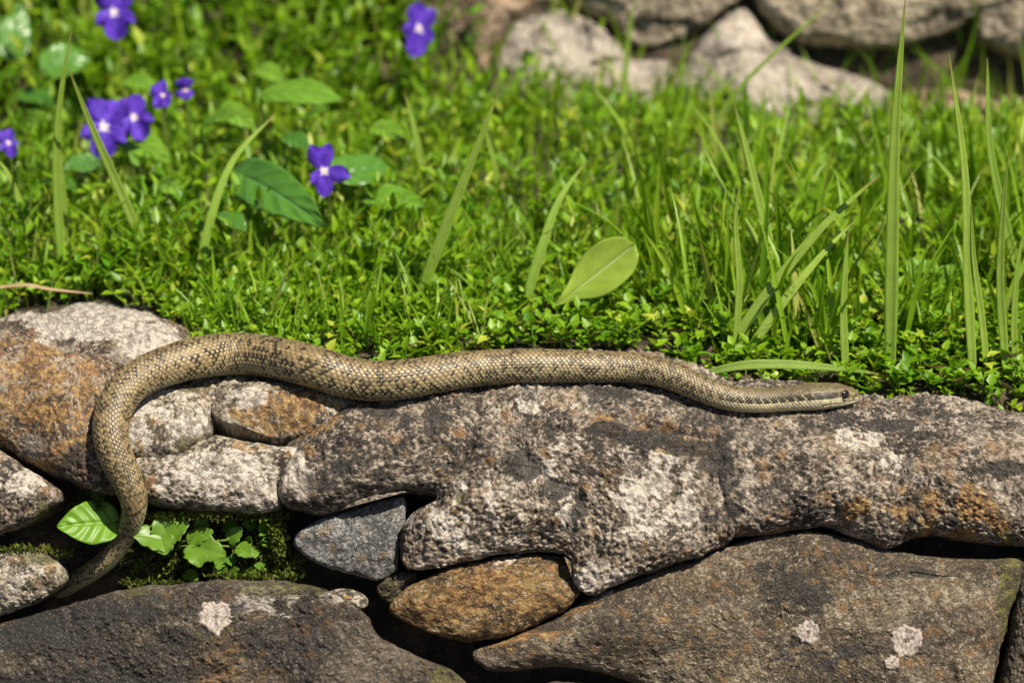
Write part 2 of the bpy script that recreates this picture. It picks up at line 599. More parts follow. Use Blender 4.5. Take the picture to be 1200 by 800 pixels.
# ------------------------------------------------------------------ weathering and plain dark patches of the stones (place, size, strength)
PATCH = {
    'white': [(110, 374, 92, 30, 1.25), (175, 394, 42, 26, 1.1), (188, 492, 55, 40, .95), (270, 556, 90, 44, .72), (28, 565, 26, 20, .9), (290, 465, 30, 14, .5),
              (600, 612, 120, 50, .40), (640, 470, 62, 24, .48), (520, 620, 45, 40, .42), (762, 575, 66, 56, .60), (700, 676, 32, 22, .8), (1000, 520, 34, 20, .8),
              (1036, 542, 24, 14, .55), (640, 520, 50, 26, .45), (30, 690, 42, 36, .42), (310, 706, 60, 22, .30),
              (405, 702, 30, 12, .7), (640, 560, 30, 26, .7), (720, 545, 40, 30, .55)],
    'rust': [(60, 480, 85, 80, .50), (30, 430, 60, 40, .55), (110, 520, 40, 50, .45), (335, 482, 76, 32, .78), (655, 470, 40, 24, .6), (735, 497, 60, 20, .65), (800, 522, 46, 16, .65),
             (1130, 605, 70, 36, .58), (1065, 588, 40, 20, .5), (575, 705, 120, 52, .62), (250, 765, 44, 44, .55), (1000, 592, 22, 16, .6), (700, 575, 26, 44, .5),
             (790, 745, 70, 40, .12), (180, 775, 30, 20, .4), (1120, 640, 40, 14, .6), (95, 455, 60, 30, .6)],
    'black': [(712, 503, 30, 10, 1.3), (755, 514, 46, 11, 1.4), (815, 525, 40, 10, 1.3), (612, 546, 26, 22, .95), (645, 574, 22, 14, .8), (684, 606, 16, 40, .62), (470, 486, 80, 26, .55),  # dark streaks, bars and spots, several along the granite creases
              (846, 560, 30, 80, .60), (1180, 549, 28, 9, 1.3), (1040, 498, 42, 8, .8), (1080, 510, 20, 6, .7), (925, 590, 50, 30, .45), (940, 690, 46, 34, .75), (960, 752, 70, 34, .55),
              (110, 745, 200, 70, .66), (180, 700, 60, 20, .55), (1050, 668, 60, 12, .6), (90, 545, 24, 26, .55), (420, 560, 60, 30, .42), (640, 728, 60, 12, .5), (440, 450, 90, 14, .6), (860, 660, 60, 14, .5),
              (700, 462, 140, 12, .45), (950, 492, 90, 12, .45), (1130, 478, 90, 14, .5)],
    'moss': [(62, 600, 26, 22, .75), (48, 650, 36, 12, .8), (1182, 690, 14, 70, .75), (120, 690, 90, 14, .5), (330, 690, 60, 10, .5), (452, 690, 16, 20, .7), (230, 452, 40, 8, .6),
             (225, 520, 26, 12, .5), (545, 585, 12, 10, .5), (520, 788, 30, 14, .6), (245, 735, 30, 20, .45), (480, 588, 20, 8, .5)],
}


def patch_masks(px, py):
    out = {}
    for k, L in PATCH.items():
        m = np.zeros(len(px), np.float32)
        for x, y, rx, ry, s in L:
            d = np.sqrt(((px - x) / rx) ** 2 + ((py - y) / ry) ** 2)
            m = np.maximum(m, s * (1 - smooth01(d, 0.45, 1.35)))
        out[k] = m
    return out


def stone(parent, poly, sty, H=0.010, R=40, T=0.035, lift=0.0, spacing=1.6, lump=0.0016, grainy=0.0006, knob=0.0, seed=0, label=None, tab=TAB_FRONT,
          centre=None, extra=0.0, coarse=None, tilt=(0, 0), name='stone', jit=2.2, patches=True, facet=0.0, bulges=(), creases=(), top=None, chips=7):
    """closed stone: outline where it meets its neighbours, a rounded weathered face, sides that run back into the wall"""
    poly = np.array(poly, float)
    area = 0.5 * np.sum(poly[:, 0] * np.roll(poly[:, 1], -1) - np.roll(poly[:, 0], -1) * poly[:, 1])
    if area > 0:
        poly = poly[::-1]
    per = np.linalg.norm(np.diff(np.vstack([poly, poly[:1]]), axis=0), axis=1).sum()

    def build(sp, fine):
        ns = max(24, int(per / sp))
        O = catmull(poly, ns, True)
        a = np.linspace(0, 2 * np.pi, ns, endpoint=False)
        NP = np.stack([O[:, 0] * 0.01, O[:, 1] * 0.01, np.full(ns, seed * 3.7)], 1)
        c = np.array(centre if centre else poly.mean(0), float)
        rad = O - c
        rl = np.linalg.norm(rad, axis=1)
        O = O + rad / rl[:, None] * (jit * (vnoise(NP, 4.0, seed) + 0.6 * vnoise(NP, 11, seed + 3)))[:, None]
        nr = max(8, int(np.percentile(rl, 75) / sp))
        rr = (np.arange(1, nr + 1) / nr)
        rr = 1 - (1 - rr) ** 1.12
        X = c[0] + rr[:, None] * (O[:, 0] - c[0])[None]
        Yp = c[1] + rr[:, None] * (O[:, 1] - c[1])[None]
        px = np.concatenate([[c[0]], X.ravel()])
        py = np.concatenate([[c[1]], Yp.ravel()])
        # distance to the outline
        S = O[:: max(1, ns // 150)]
        D = np.full(len(px), 1e9)
        for i in range(len(S)):
            p, q = S[i], S[(i + 1) % len(S)]
            e = q - p
            tt = np.clip(((px - p[0]) * e[0] + (py - p[1]) * e[1]) / (e @ e + 1e-9), 0, 1)
            D = np.minimum(D, (px - p[0] - tt * e[0]) ** 2 + (py - p[1] - tt * e[1]) ** 2)
        D = np.sqrt(D)
        q = np.clip(D / R, 0, 1)
        h = H * np.sqrt(np.maximum(0, 1 - (1 - q) ** 2.3)) + lift
        h = h + tilt[0] * (px - c[0]) + tilt[1] * (py - c[1])
        for bx, by, brx, bry, ba in bulges:
            h = h + ba * np.exp(-(((px - bx) / brx) ** 2 + ((py - by) / bry) ** 2) ** 1.5) * smooth01(q, 0, 0.5)
        for line, cd, cw in creases:
            cl = catmull(np.array(line, float), 40)
            dm = np.full(len(px), 1e9)
            for a_, b_ in zip(cl[:-1], cl[1:]):
                e_ = b_ - a_
                tt = np.clip(((px - a_[0]) * e_[0] + (py - a_[1]) * e_[1]) / (e_ @ e_ + 1e-9), 0, 1)
                dm = np.minimum(dm, (px - a_[0] - tt * e_[0]) ** 2 + (py - a_[1] - tt * e_[1]) ** 2)
            h = h - cd * np.exp(-dm / cw ** 2)
        crng = np.random.default_rng(seed * 13 + 5)
        span = np.percentile(D, 99)
        for k_ in range(chips):
            ph = 2 * np.pi * (k_ + crng.uniform(-0.4, 0.4)) / chips
            proj = (px - c[0]) * math.cos(ph) + (py - c[1]) * math.sin(ph)
            far_ = proj.max()
            d0 = far_ - span * crng.uniform(0.30, 0.95)
            sl_ = crng.uniform(0.55, 1.25) * H / span
            pl_ = H * crng.uniform(0.90, 1.05) + lift - sl_ * (proj - d0)
            dd_ = h - pl_
            w2 = 0.0010
            h = np.where(dd_ > w2, pl_, np.where(dd_ < -w2, h, h - (dd_ + w2) ** 2 / (4 * w2)))
            h = np.maximum(h, lift - 0.002)
        if top:
            h = h * (0.22 + 0.78 * smooth01(py, top[0], top[1]))
        # sides
        nsd = 9 if fine else 4
        sx, sy, sd = [], [], []
        for k in range(1, nsd + 1):
            f = k / nsd
            sh = 1 - 0.10 * f ** 2
            sx.append(c[0] + sh * (O[:, 0] - c[0]))
            sy.append(c[1] + sh * (O[:, 1] - c[1]))
            sd.append(np.full(ns, -T * f))
        hb = lift + tilt[0] * (O[:, 0] - c[0]) + tilt[1] * (O[:, 1] - c[1])
        px2 = np.concatenate([px] + sx + [[c[0]]])
        py2 = np.concatenate([py] + sy + [[c[1]]])
        h2 = np.concatenate([h] + [d + hb for d in sd] + [[-T]])
        tY = np.interp(py2, tab['py'], tab['Y'])
        tZ = np.interp(py2, tab['py'], tab['Z'])
        nY = np.interp(py2, tab['py'], tab['nY'])
        nZ = np.interp(py2, tab['py'], tab['nZ'])
        nn = np.sqrt(nY ** 2 + nZ ** 2)
        nY, nZ = nY / nn, nZ / nn
        tX = (px2 - 600) * K * ((tY - CAM[1]) * FWD[1] + (tZ - CAM[2]) * FWD[2]) + CAM[0]
        P = np.stack([tX, tY, tZ], 1)
        Nv = np.stack([np.zeros_like(nY), nY, nZ], 1)
        PS = P + Nv * h2[:, None] + np.array([seed * 1.31, 0, 0])
        e = 0
        if knob:
            e = e + knob * vnoise(PS, 26, seed + 40) + 0.5 * knob * vnoise(PS, 60, seed + 41)
        e = e + lump * fbm(PS, 55, 3, seed + 1, 0.55)
        if facet:
            f1, rid = worley(PS * np.array([1, 1, 1.6]), 38, seed + 60)
            e = e + facet * (rid - 0.5)
        if fine:
            q2 = np.concatenate([q, np.zeros(len(px2) - len(q))])
            ws = STY[sty].get('ws', 1.0)
            f1, r1 = worley(PS, 600 * ws, seed + 2)
            f2, r2 = worley(PS, 255 * ws, seed + 8)
            ck = vnoise(PS * np.array([0.6, 1, 1.5]), 15, seed + 51) + 0.16 * vnoise(PS, 120, seed + 52)
            e = e - 0.0011 * np.exp(-(ck / 0.016) ** 2) * smooth01(vnoise(PS, 16, seed + 53), 0.22, 0.45)
            gm = 0.55 + 0.9 * smooth01(vnoise(PS, 45, seed + 12), -0.35, 0.45)
            e = e + grainy * gm * (0.9 - 1.35 * f1) + grainy * 1.4 * gm * (0.7 - f2)
            e = e + grainy * 1.1 * fbm(PS, 330, 2, seed + 22) + grainy * 1.3 * (r1 - 0.5) * smooth01(f1, 0.75, 0.35)
            PM = P + Nv * (h2 + e)[:, None] - CAM
            dep = PM @ FWD
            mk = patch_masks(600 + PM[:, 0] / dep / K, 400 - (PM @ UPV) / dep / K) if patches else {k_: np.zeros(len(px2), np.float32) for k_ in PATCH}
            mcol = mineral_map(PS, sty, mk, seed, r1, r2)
        P = P + Nv * (h2 + e)[:, None]
        nF = nr
        fan = np.stack([np.zeros(ns, int), 1 + np.arange(ns), 1 + (np.arange(ns) + 1) % ns], 1)
        rings = grid_faces(ns, nF + nsd, True, 1)[:, ::-1]
        last = 1 + (nF + nsd - 1) * ns
        cap = np.stack([np.full(ns, len(P) - 1), last + (np.arange(ns) + 1) % ns, last + np.arange(ns)], 1)
        return P, [fan, rings, cap], mcol if fine else None

    if coarse is not None:
        P, F, _ = build(6.0, False)
        coarse.append((P, F))
    P, F, mcol = build(spacing, True)
    # make faces look outwards
    i0, i1, i2 = F[0][0]
    nrm = np.cross(P[i1] - P[i0], P[i2] - P[i0])
    nz = np.array([0, -0.5, 0.8])
    if nrm @ nz < 0:
        F = [f[:, ::-1] for f in F]
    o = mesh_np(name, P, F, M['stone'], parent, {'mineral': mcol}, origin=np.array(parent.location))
    if label:
        o['label'] = label
    return o


COARSE = []
wall = empty('stone_wall', (0.0, -0.10, -0.16))
tag(wall, 'weathered dry stone wall of lichen covered granite that the snake lies on', 'stone wall')

kw = dict(parent=wall, coarse=COARSE)
# the big boulder top left, white crest and rusty flank
sA = stone(poly=[(-70, 420), (-40, 392), (10, 384), (40, 364), (100, 349), (150, 362), (205, 396), (232, 428), (215, 455), (170, 470), (152, 500), (150, 540), (140, 580), (105, 574), (74, 562), (30, 540), (-5, 519), (-70, 515)],
           sty='rusty', H=0.016, R=75, T=0.05, lift=0.004, knob=0.0022, seed=1, top=(345, 420), label='boulder with a white lichen crest and a rusty orange flank', centre=(85, 460), **kw)
sB = stone(poly=[(140, 470), (165, 448), (210, 432), (250, 440), (262, 470), (250, 495), (247, 512), (214, 533), (170, 540), (140, 525)],
           sty='granite_pale', H=0.008, R=34, T=0.04, lift=0.004, knob=0.0015, seed=2, top=(435, 480), label='white speckled stone inside the bend of the snake', **kw)
sC = stone(poly=[(247, 470), (256, 446), (300, 432), (360, 434), (410, 450), (420, 470), (408, 492), (380, 512), (345, 522), (300, 515), (255, 498)],
           sty='granite_pale', H=0.009, R=30, T=0.04, lift=0.007, knob=0.0012, seed=3, top=(440, 490), label='flat rust stained slab under the snake', **kw)
sD = stone(poly=[(150, 545), (212, 536), (250, 518), (300, 524), (345, 528), (372, 515), (352, 555), (328, 570), (332, 592), (310, 602), (240, 600), (190, 594), (160, 585), (146, 565)],
           sty='granite_pale', H=0.010, R=30, T=0.04, lift=0.005, knob=0.0016, seed=4, label='cream grey rough stone beneath the rusty slab', centre=(255, 560), **kw)
sE = stone(poly=[(-60, 530), (-5, 531), (28, 548), (66, 570), (74, 585), (50, 604), (10, 622), (-60, 630)],
           sty='granite', H=0.010, R=30, T=0.04, lift=0.004, seed=5, label='grey stone with a white spot at the left edge', **kw)
sF = stone(poly=[(-60, 655), (0, 646), (40, 640), (62, 652), (78, 676), (60, 698), (0, 722), (-60, 735)],
           sty='granite_pale', H=0.010, R=28, T=0.04, lift=0.004, seed=6, label='pale rough stone below the dark gap at the left', **kw)
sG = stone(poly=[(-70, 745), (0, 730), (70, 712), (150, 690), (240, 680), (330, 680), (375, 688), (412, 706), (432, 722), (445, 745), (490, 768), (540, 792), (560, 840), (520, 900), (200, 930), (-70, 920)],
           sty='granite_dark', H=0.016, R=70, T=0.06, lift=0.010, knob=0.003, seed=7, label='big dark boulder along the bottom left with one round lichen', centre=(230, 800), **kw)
sH = stone(poly=[(379, 700), (392, 690), (412, 690), (430, 700), (426, 712), (400, 714), (384, 710)],
           sty='granite_pale', H=0.006, R=12, T=0.02, lift=0.003, seed=8, label='small pale pebble wedged in the dark gap', spacing=1.3, **kw)
sI = stone(poly=[(344, 637), (352, 622), (372, 608), (410, 595), (452, 584), (474, 584), (474, 610), (468, 640), (464, 668), (440, 679), (405, 672), (372, 660)],
           sty='blue', H=0.008, R=26, T=0.035, lift=-0.001, seed=9, label='smooth blue grey stone', lump=0.001, grainy=0.0003, **kw)
sJ = stone(poly=[(456, 712), (474, 690), (505, 674), (550, 658), (600, 649), (655, 652), (672, 672), (680, 694), (660, 715), (610, 738), (555, 752), (510, 742), (478, 730)],
           sty='gold', H=0.011, R=36, T=0.04, lift=0.002, knob=0.0012, seed=10, label='golden brown stone wedged under the large granite block', grainy=0.00035, **kw)
sJ2 = stone(poly=[(440, 690), (455, 674), (478, 668), (488, 680), (470, 698), (452, 706)],
            sty='granite_dark', H=0.005, R=14, T=0.025, lift=-0.004, seed=11, label='small mossy stone left of the golden stone', spacing=1.3, **kw)
sK = stone(poly=[(328, 570), (345, 535), (395, 492), (420, 470), (412, 450), (430, 440), (520, 424), (640, 417), (760, 421), (830, 440), (868, 470), (872, 520), (866, 580), (858, 625), (835, 646), (765, 668), (720, 686), (690, 697), (672, 682), (664, 652),
                 (610, 648), (556, 656), (500, 668), (474, 662), (470, 630), (482, 604), (512, 585), (480, 578), (430, 584), (385, 603), (352, 598), (332, 592)],
           sty='granite', H=0.012, R=55, T=0.06, lift=0.007, knob=0.0020, seed=12, top=(425, 520), label='large knobbly granite block with a dark streak under the snake', centre=(620, 545), grainy=0.0008, spacing=1.6, bulges=[(765, 590, 85, 60, 0.004), (420, 545, 90, 50, 0.003), (650, 480, 70, 28, 0.003), (560, 620, 80, 45, 0.003)],
           creases=[([(690, 498), (760, 518), (838, 532)], 0.004, 7), ([(600, 530), (640, 570), (690, 600), (700, 660)], 0.0024, 8), ([(838, 520), (850, 570), (845, 640)], 0.004, 7), ([(515, 588), (545, 545), (562, 500), (552, 455)], 0.0028, 7)], **kw)
sK2 = stone(poly=[(818, 480), (845, 452), (930, 452), (1010, 466), (1090, 466), (1150, 474), (1210, 490), (1290, 505), (1290, 640), (1200, 640), (1150, 636), (1085, 628), (1040, 642), (1005, 632), (970, 618), (930, 622), (880, 628), (842, 622), (824, 560)],
            sty='granite', H=0.014, R=60, T=0.06, lift=0.005, knob=0.0024, seed=13, top=(462, 550), label='long rounded granite stone with a chalky patch below the snake head', centre=(1050, 550), grainy=0.0007, bulges=[(960, 560, 60, 50, 0.003), (1130, 560, 90, 50, 0.003)], creases=[([(985, 620), (975, 590), (1000, 560)], 0.002, 8), ([(1040, 498), (1080, 508), (1130, 520)], 0.0015, 6)], **kw)
sL = stone(poly=[(557, 762), (600, 745), (655, 722), (690, 702), (760, 672), (870, 634), (930, 622), (990, 628), (1040, 644), (1100, 652), (1160, 654), (1197, 656), (1192, 690), (1178, 740), (1164, 800), (1160, 880), (900, 900), (790, 830), (730, 796), (660, 781), (600, 786), (568, 784)],
           sty='slab', H=0.014, R=60, T=0.06, lift=0.000, knob=0.0022, seed=14, label='broad brown slab at the lower right with two white lichens', centre=(930, 745), grainy=0.00038, **kw)
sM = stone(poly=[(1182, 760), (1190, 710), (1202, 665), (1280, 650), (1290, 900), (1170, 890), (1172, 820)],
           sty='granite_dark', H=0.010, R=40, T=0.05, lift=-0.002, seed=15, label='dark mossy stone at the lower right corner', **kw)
# stones beyond the picture's edges and below it, so that the wall goes on
sN = stone(poly=[(560, 850), (640, 800), (720, 812), (790, 850), (880, 912), (840, 980), (600, 990), (545, 920)], sty='granite_dark', H=0.012, R=40, T=0.05, spacing=3, seed=16, **kw)
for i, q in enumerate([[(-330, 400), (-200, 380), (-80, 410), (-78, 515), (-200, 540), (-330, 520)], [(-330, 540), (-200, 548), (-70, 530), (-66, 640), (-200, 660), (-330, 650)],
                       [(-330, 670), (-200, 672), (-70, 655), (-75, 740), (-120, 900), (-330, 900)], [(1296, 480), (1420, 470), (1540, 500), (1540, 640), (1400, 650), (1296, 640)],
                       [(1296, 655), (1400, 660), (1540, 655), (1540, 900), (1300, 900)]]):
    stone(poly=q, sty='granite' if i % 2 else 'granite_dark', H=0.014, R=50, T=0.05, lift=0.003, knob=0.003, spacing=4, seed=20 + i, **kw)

off = 0
cv, cf = [], []
for P, F in COARSE:
    cv.append(P)
    for f in F:
        if f.shape[1] == 4:
            f = np.concatenate([f[:, [0, 1, 2]], f[:, [0, 2, 3]]])
        cf.append(f + off)
    off += len(P)
CVx = np.concatenate(cv)
BVH = BVHTree.FromPolygons(CVx.tolist(), np.concatenate(cf).tolist())

# round pale lichens, raised crusts that follow their stone
DG = bpy.context.evaluated_depsgraph_get()


def lichen(st, x, y, r, seed):
    o_ = Vector(CAM)
    nu, nr = 40, 9
    th = np.linspace(0, 2 * np.pi, nu, endpoint=False)
    prng = np.random.default_rng(seed)
    wob = 1 + 0.05 * np.sin(3 * th + seed) + 0.05 * np.sin(5 * th + 2 * seed) + 0.05 * np.sin(11 * th + seed * 3) + 0.07 * prng.standard_normal(nu)
    V = []
    tree = BVHTree.FromObject(st, DG)
    off_ = Vector(st.parent.location)
    pts = [(0, 0)] + [(k / nr * r * wob[i] * math.cos(th[i]), k / nr * r * 0.95 * wob[i] * math.sin(th[i])) for k in range(1, nr + 1) for i in range(nu)]
    for j, (dx, dy) in enumerate(pts):
        d = Vector(ray(x + dx, y + dy)).normalized()
        h = tree.ray_cast(o_ - off_, d)
        k = 0 if j == 0 else (j - 1) // nu + 1
        e = (-0.0003 if k == nr else 0.0003 + 0.0004 * math.sin(j * 12.9898 + seed) ** 2)
        if h[0] is None:
            return
        V.append(h[0] + off_ - d * e)
    fan = np.stack([np.zeros(nu, int), 1 + np.arange(nu), 1 + (np.arange(nu) + 1) % nu], 1)
    mesh_np('lichen', np.array(V), [fan, grid_faces(nu, nr, True, 1)], M['lichen'], st, origin=np.array(wall.location))


bpy.context.view_layer.update()
DG = bpy.context.evaluated_depsgraph_get()
for st, x, y, r, sd in ((sG, 253, 722, 20, 3), (sL, 947, 740, 15, 5), (sL, 1063, 750, 20, 8), (sL, 1045, 776, 9, 11)):
    lichen(st, x, y, r, sd)

# ------------------------------------------------------------------ the wall behind the lawn
zb = 0.020
BCURVE = np.array([(0.245, zb - 0.26), (0.368, zb), (0.51, zb + 0.305), (0.66, zb + 0.62)])
TAB_BACK = row_table(catmull(BCURVE, 300), None)
bwall = empty('stone_wall', (0.25, 0.37, 0.0))
tag(bwall, 'blurred pale stone wall rising behind the lawn at the upper right', 'stone wall')
bk = dict(parent=bwall, tab=TAB_BACK, patches=False, chips=9, spacing=2.8, grainy=0.0006, T=0.05, jit=4)
stone(poly=[(785, 150), (800, 80), (830, 40), (862, 12), (880, 14), (905, 48), (940, 72), (985, 86), (1036, 108), (1062, 140), (1010, 165), (880, 175)], sty='far_grey', H=0.016, R=50, lift=0.004, knob=0.002, facet=0.006, seed=31, label='large pale grey pointed stone', **bk)
stone(poly=[(882, 2), (880, -40), (1000, -70), (1140, -50), (1146, 10), (1118, 36), (1040, 56), (960, 54), (922, 46), (896, 22)], sty='far_tan', H=0.016, R=36, lift=0.010, knob=0.002, facet=0.004, seed=32, label='long tan stone above the pale pointed one', **bk)
stone(poly=[(575, 120), (590, 50), (622, 20), (668, 14), (712, 40), (745, 70), (790, 78), (790, 150), (700, 170), (610, 160)], sty='far_grey', H=0.014, R=40, lift=0.000, knob=0.002, facet=0.006, seed=33, label='low mottled grey stone half hidden by grass', **bk)
stone(poly=[(470, 80), (490, 10), (530, -30), (620, -30), (655, 0), (615, 16), (585, 48), (570, 110), (510, 120)], sty='far_brown', H=0.016, R=36, lift=-0.002, knob=0.005, facet=0.008, seed=34, label='crumbling brown stone behind the violet', **bk)
stone(poly=[(665, -4), (700, -50), (860, -50), (872, -6), (850, 14), (800, 44), (750, 52), (715, 30)], sty='far_tan', H=0.012, R=30, lift=0.003, knob=0.002, facet=0.005, seed=35, **bk)
stone(poly=[(1140, 34), (1156, -50), (1280, -50), (1280, 66), (1210, 74), (1160, 58)], sty='far_tan', H=0.014, R=30, lift=0.012, knob=0.002, facet=0.004, seed=36, **bk)
stone(poly=[(1062, 112), (1110, 104), (1180, 118), (1280, 112), (1280, 230), (1150, 225), (1070, 200), (1040, 160)], sty='far_brown', H=0.014, R=36, lift=0.000, knob=0.002, facet=0.006, seed=37, **bk)
stone(poly=[(1300, -50), (1500, -60), (1520, 80), (1300, 90)], sty='far_grey', H=0.014, R=36, lift=0.004, knob=0.004, seed=38, **bk)
stone(poly=[(1300, 108), (1500, 100), (1520, 220), (1300, 230)], sty='far_tan', H=0.014, R=36, lift=0.004, knob=0.004, seed=39, **bk)
for i, q in enumerate([[(600, -80), (760, -70), (860, -80), (860, -190), (600, -190)], [(880, -90), (1130, -80), (1130, -200), (880, -200)], [(1150, -75), (1400, -80), (1400, -200), (1150, -200)]]):
    stone(poly=q, sty='far_tan', H=0.014, R=36, lift=0.004, knob=0.004, seed=50 + i, **dict(bk, spacing=5))

# ------------------------------------------------------------------ the snake
SN = [(1006.5, 464, 3), (1004.5, 464, 12), (1000, 463.6, 18.5), (992, 463.2, 23.5), (980, 463, 28), (965, 463.5, 31), (950, 464.5, 31.5), (935, 466, 30), (915, 468, 29), (890, 469.5, 29), (860, 467.5, 30), (838, 462, 31), (820, 455, 32),
      (800, 446, 34), (780, 438.5, 35), (760, 433.5, 36), (740, 431, 37), (700, 430.5, 38.5), (640, 429.5, 41), (600, 430, 42), (560, 432.5, 43.5), (530, 436, 45), (500, 441, 46), (470, 445.5, 47.5), (440, 447, 48.5), (420, 445, 49.5),
      (400, 441, 50), (375, 433, 50.5), (350, 426, 51), (325, 420.5, 51), (300, 416.5, 51), (275, 415.5, 51), (250, 417, 51), (225, 421, 50), (203, 427, 48), (180, 435, 46), (160, 446, 44), (145, 460, 43), (135, 477, 42), (130, 495, 41.5),
      (130, 512, 41), (134, 530, 40), (142, 548, 38), (150, 565, 35), (156, 583, 32), (157, 601, 29), (151, 620, 26.5), (140, 640, 24), (126, 656, 25), (108, 669, 24.5), (90, 680, 23), (74, 690, 21), (60, 698, 17), (48, 704, 11), (38, 708, 3)]
S2 = catmull(SN, 700)
pxm = DIST * K                                    # metres per pixel at the snake
ts, ups = [], []
for x, y, d in S2:
    r = ray(x, y)
    rr_ = max(d * 0.5 * pxm, 0.0045)
    t = 1.30
    for _ in range(60):
        p = CAM + r * t
        hit = BVH.find_nearest(Vector(p))
        dist = hit[3]
        if dist < rr_ * 0.93 + 1e-5:
            break
        t += max((dist - rr_ * 0.93) * 0.8, 0.00005)
        if t > 1.9:
            break
    ts.append(t)
ts = np.array(ts)


def gsmooth(a, sig):
    k = np.exp(-0.5 * (np.arange(-4 * sig, 4 * sig + 1) / sig) ** 2)
    k /= k.sum()
    p = np.pad(a, (4 * sig, 4 * sig), mode='edge')
    return np.convolve(p, k, 'valid')


w_ = 5
mn = np.array([ts[max(0, i - w_): i + w_ + 1].min() for i in range(len(ts))])
# over the gap the tail does not sink in but hangs across to the stone below
tp = []
for x_, y_, d_ in S2:
    c_ = np.array([np.interp(y_, TAB_FRONT['py'], TAB_FRONT['Y']), np.interp(y_, TAB_FRONT['py'], TAB_FRONT['Z'])]) - CAM[1:]
    tp.append(c_ @ FWD[1:])
tp = np.array(tp)
ts2 = np.where(S2[:, 1] > 560, np.minimum(mn, tp - 0.006) * (1 - smooth01(S2[:, 1], 600, 675)) + (tp + 0.011 + 0.024 * smooth01(S2[:, 1], 668, 706)) * smooth01(S2[:, 1], 600, 675), mn)
ts2 = gsmooth(0.6 * ts2 + 0.4 * np.minimum(ts2, gsmooth(ts2, 10)), 9)
C3 = np.array([CAM + ray(x, y) * t for (x, y, d), t in zip(S2, ts2)])
# the head is carried a few millimetres above the stone
ups = []
for p in C3:
    q = BVH.find_nearest(Vector(p))[0]
    u = p - np.array(q)
    u = u / (np.linalg.norm(u) + 1e-9)
    ups.append(u * 0.6 + np.array([0, 0.10, 0.55]))
ups = np.stack([gsmooth(np.array(ups)[:, k], 25) for k in range(3)], 1)
seg = np.concatenate([[0], np.cumsum(np.linalg.norm(np.diff(C3, axis=0), axis=1))])
dia = S2[:, 2] * pxm
# scale coordinate grows faster where the body is thin
scale_len = 0.0027 * np.clip(dia / 0.0200, 0.40, 1.05)
sc_u = np.concatenate([[0], np.cumsum(np.diff(seg) / (0.5 * (scale_len[1:] + scale_len[:-1])))])
NRING = 1900
ROWS = 34
NTH = ROWS * 6
# more rings at the head
uu = np.linspace(0, sc_u[-1], NRING)
ss = np.interp(uu, sc_u, seg)
ss[:26] = np.interp(np.linspace(0, 1, 26) ** 1.8, [0, 1], [0, ss[25]])
uu = np.interp(ss, seg, sc_u)
ctr = np.stack([np.interp(ss, seg, C3[:, k]) for k in range(3)], 1)
dd = np.interp(ss, seg, dia)
pxx = np.interp(ss, seg, S2[:, 0])
Tn = np.gradient(ctr, axis=0)
Tn[:30] = Tn[30]
Tn = np.stack([gsmooth(Tn[:, k], 4) for k in range(3)], 1)
Tn /= np.linalg.norm(Tn, axis=1)[:, None]
Un = np.stack([np.interp(ss, seg, ups[:, k]) for k in range(3)], 1)
Un -= Tn * np.sum(Tn * Un, 1)[:, None]
Un /= np.linalg.norm(Un, axis=1)[:, None]
Bn = np.cross(Tn, Un)            # to the animal's side; camera side is the one facing -Y
th = np.linspace(0, 2 * np.pi, NTH, endpoint=False)
hs = ss / pxm                    # distance from the snout in pixels
headness = 1 - smooth01(hs, 58, 100)
# section: a little flattened below, head broader than high with a flat crown
cz, sx_ = np.cos(th)[None], np.sin(th)[None]
flat_b = np.where(cz < 0, 0.90, 1.0)
bz = dd[:, None] * 0.5 * flat_b
ax = dd[:, None] * 0.5 * (1.0 + 0.10 * headness[:, None] * smooth01(hs, 10, 40)[:, None])
sq = 1 + headness[:, None] * 0.07 * np.sin(2 * th)[None] ** 2
head_flat = 1 - headness[:, None] * 0.10 * np.clip(cz, 0, 1) ** 3
U0 = cz * bz * sq * head_flat
X0 = sx_ * ax * sq
# scales: staggered lattice; the belly carries wide scutes
ath = np.abs(((th + np.pi) % (2 * np.pi)) - np.pi)            # 0 back .. pi belly
v = th / (2 * np.pi) * ROWS
UU, VV = np.meshgrid(uu, v, indexing='ij')
best = np.full(UU.shape, 9.0)
second = np.full(UU.shape, 9.0)
bi = np.zeros(UU.shape)
bj = np.zeros(UU.shape)
bdu = np.zeros(UU.shape)
bdv = np.zeros(UU.shape)
J0 = np.floor(VV)
for dj in (-1, 0, 1, 2):
    J = J0 + dj
    ofs = (J % 2) * 0.5
    I0 = np.floor(UU - ofs)
    for di in (0, 1):
        I = I0 + di
        du = UU - (I + ofs)
        dv = VV - J
        dist = np.abs(du) ** 1.35 * 1.05 + np.abs(dv * 0.86) ** 1.35
        m = dist < best
        second = np.where(m, best, np.minimum(second, dist))
        bi = np.where(m, I, bi)
        bj = np.where(m, J, bj)
        bdu = np.where(m, du, bdu)
        bdv = np.where(m, dv, bdv)
        best = np.where(m, dist, best)
edge = second - best                                          # 0 on the seam
belly = smooth01(ath, 2.35, 2.55)[None] * np.ones_like(UU)
su = UU - np.round(UU)
edge_b = (0.5 - np.abs(su)) * 1.6
edge = edge * (1 - belly) + edge_b * belly
headm = (1 - smooth01(hs, 46, 66))[:, None] * (ath < 1.9)[None]
hraise = smooth01(edge, 0.0, 0.42) * (0.75 + 0.45 * np.clip(bdu, -0.5, 0.5))
hraise = hraise * (1 - 0.85 * headm)
amp = (0.027 * np.minimum(dd, 0.018))[:, None]
disp = amp * (hraise - 0.6)
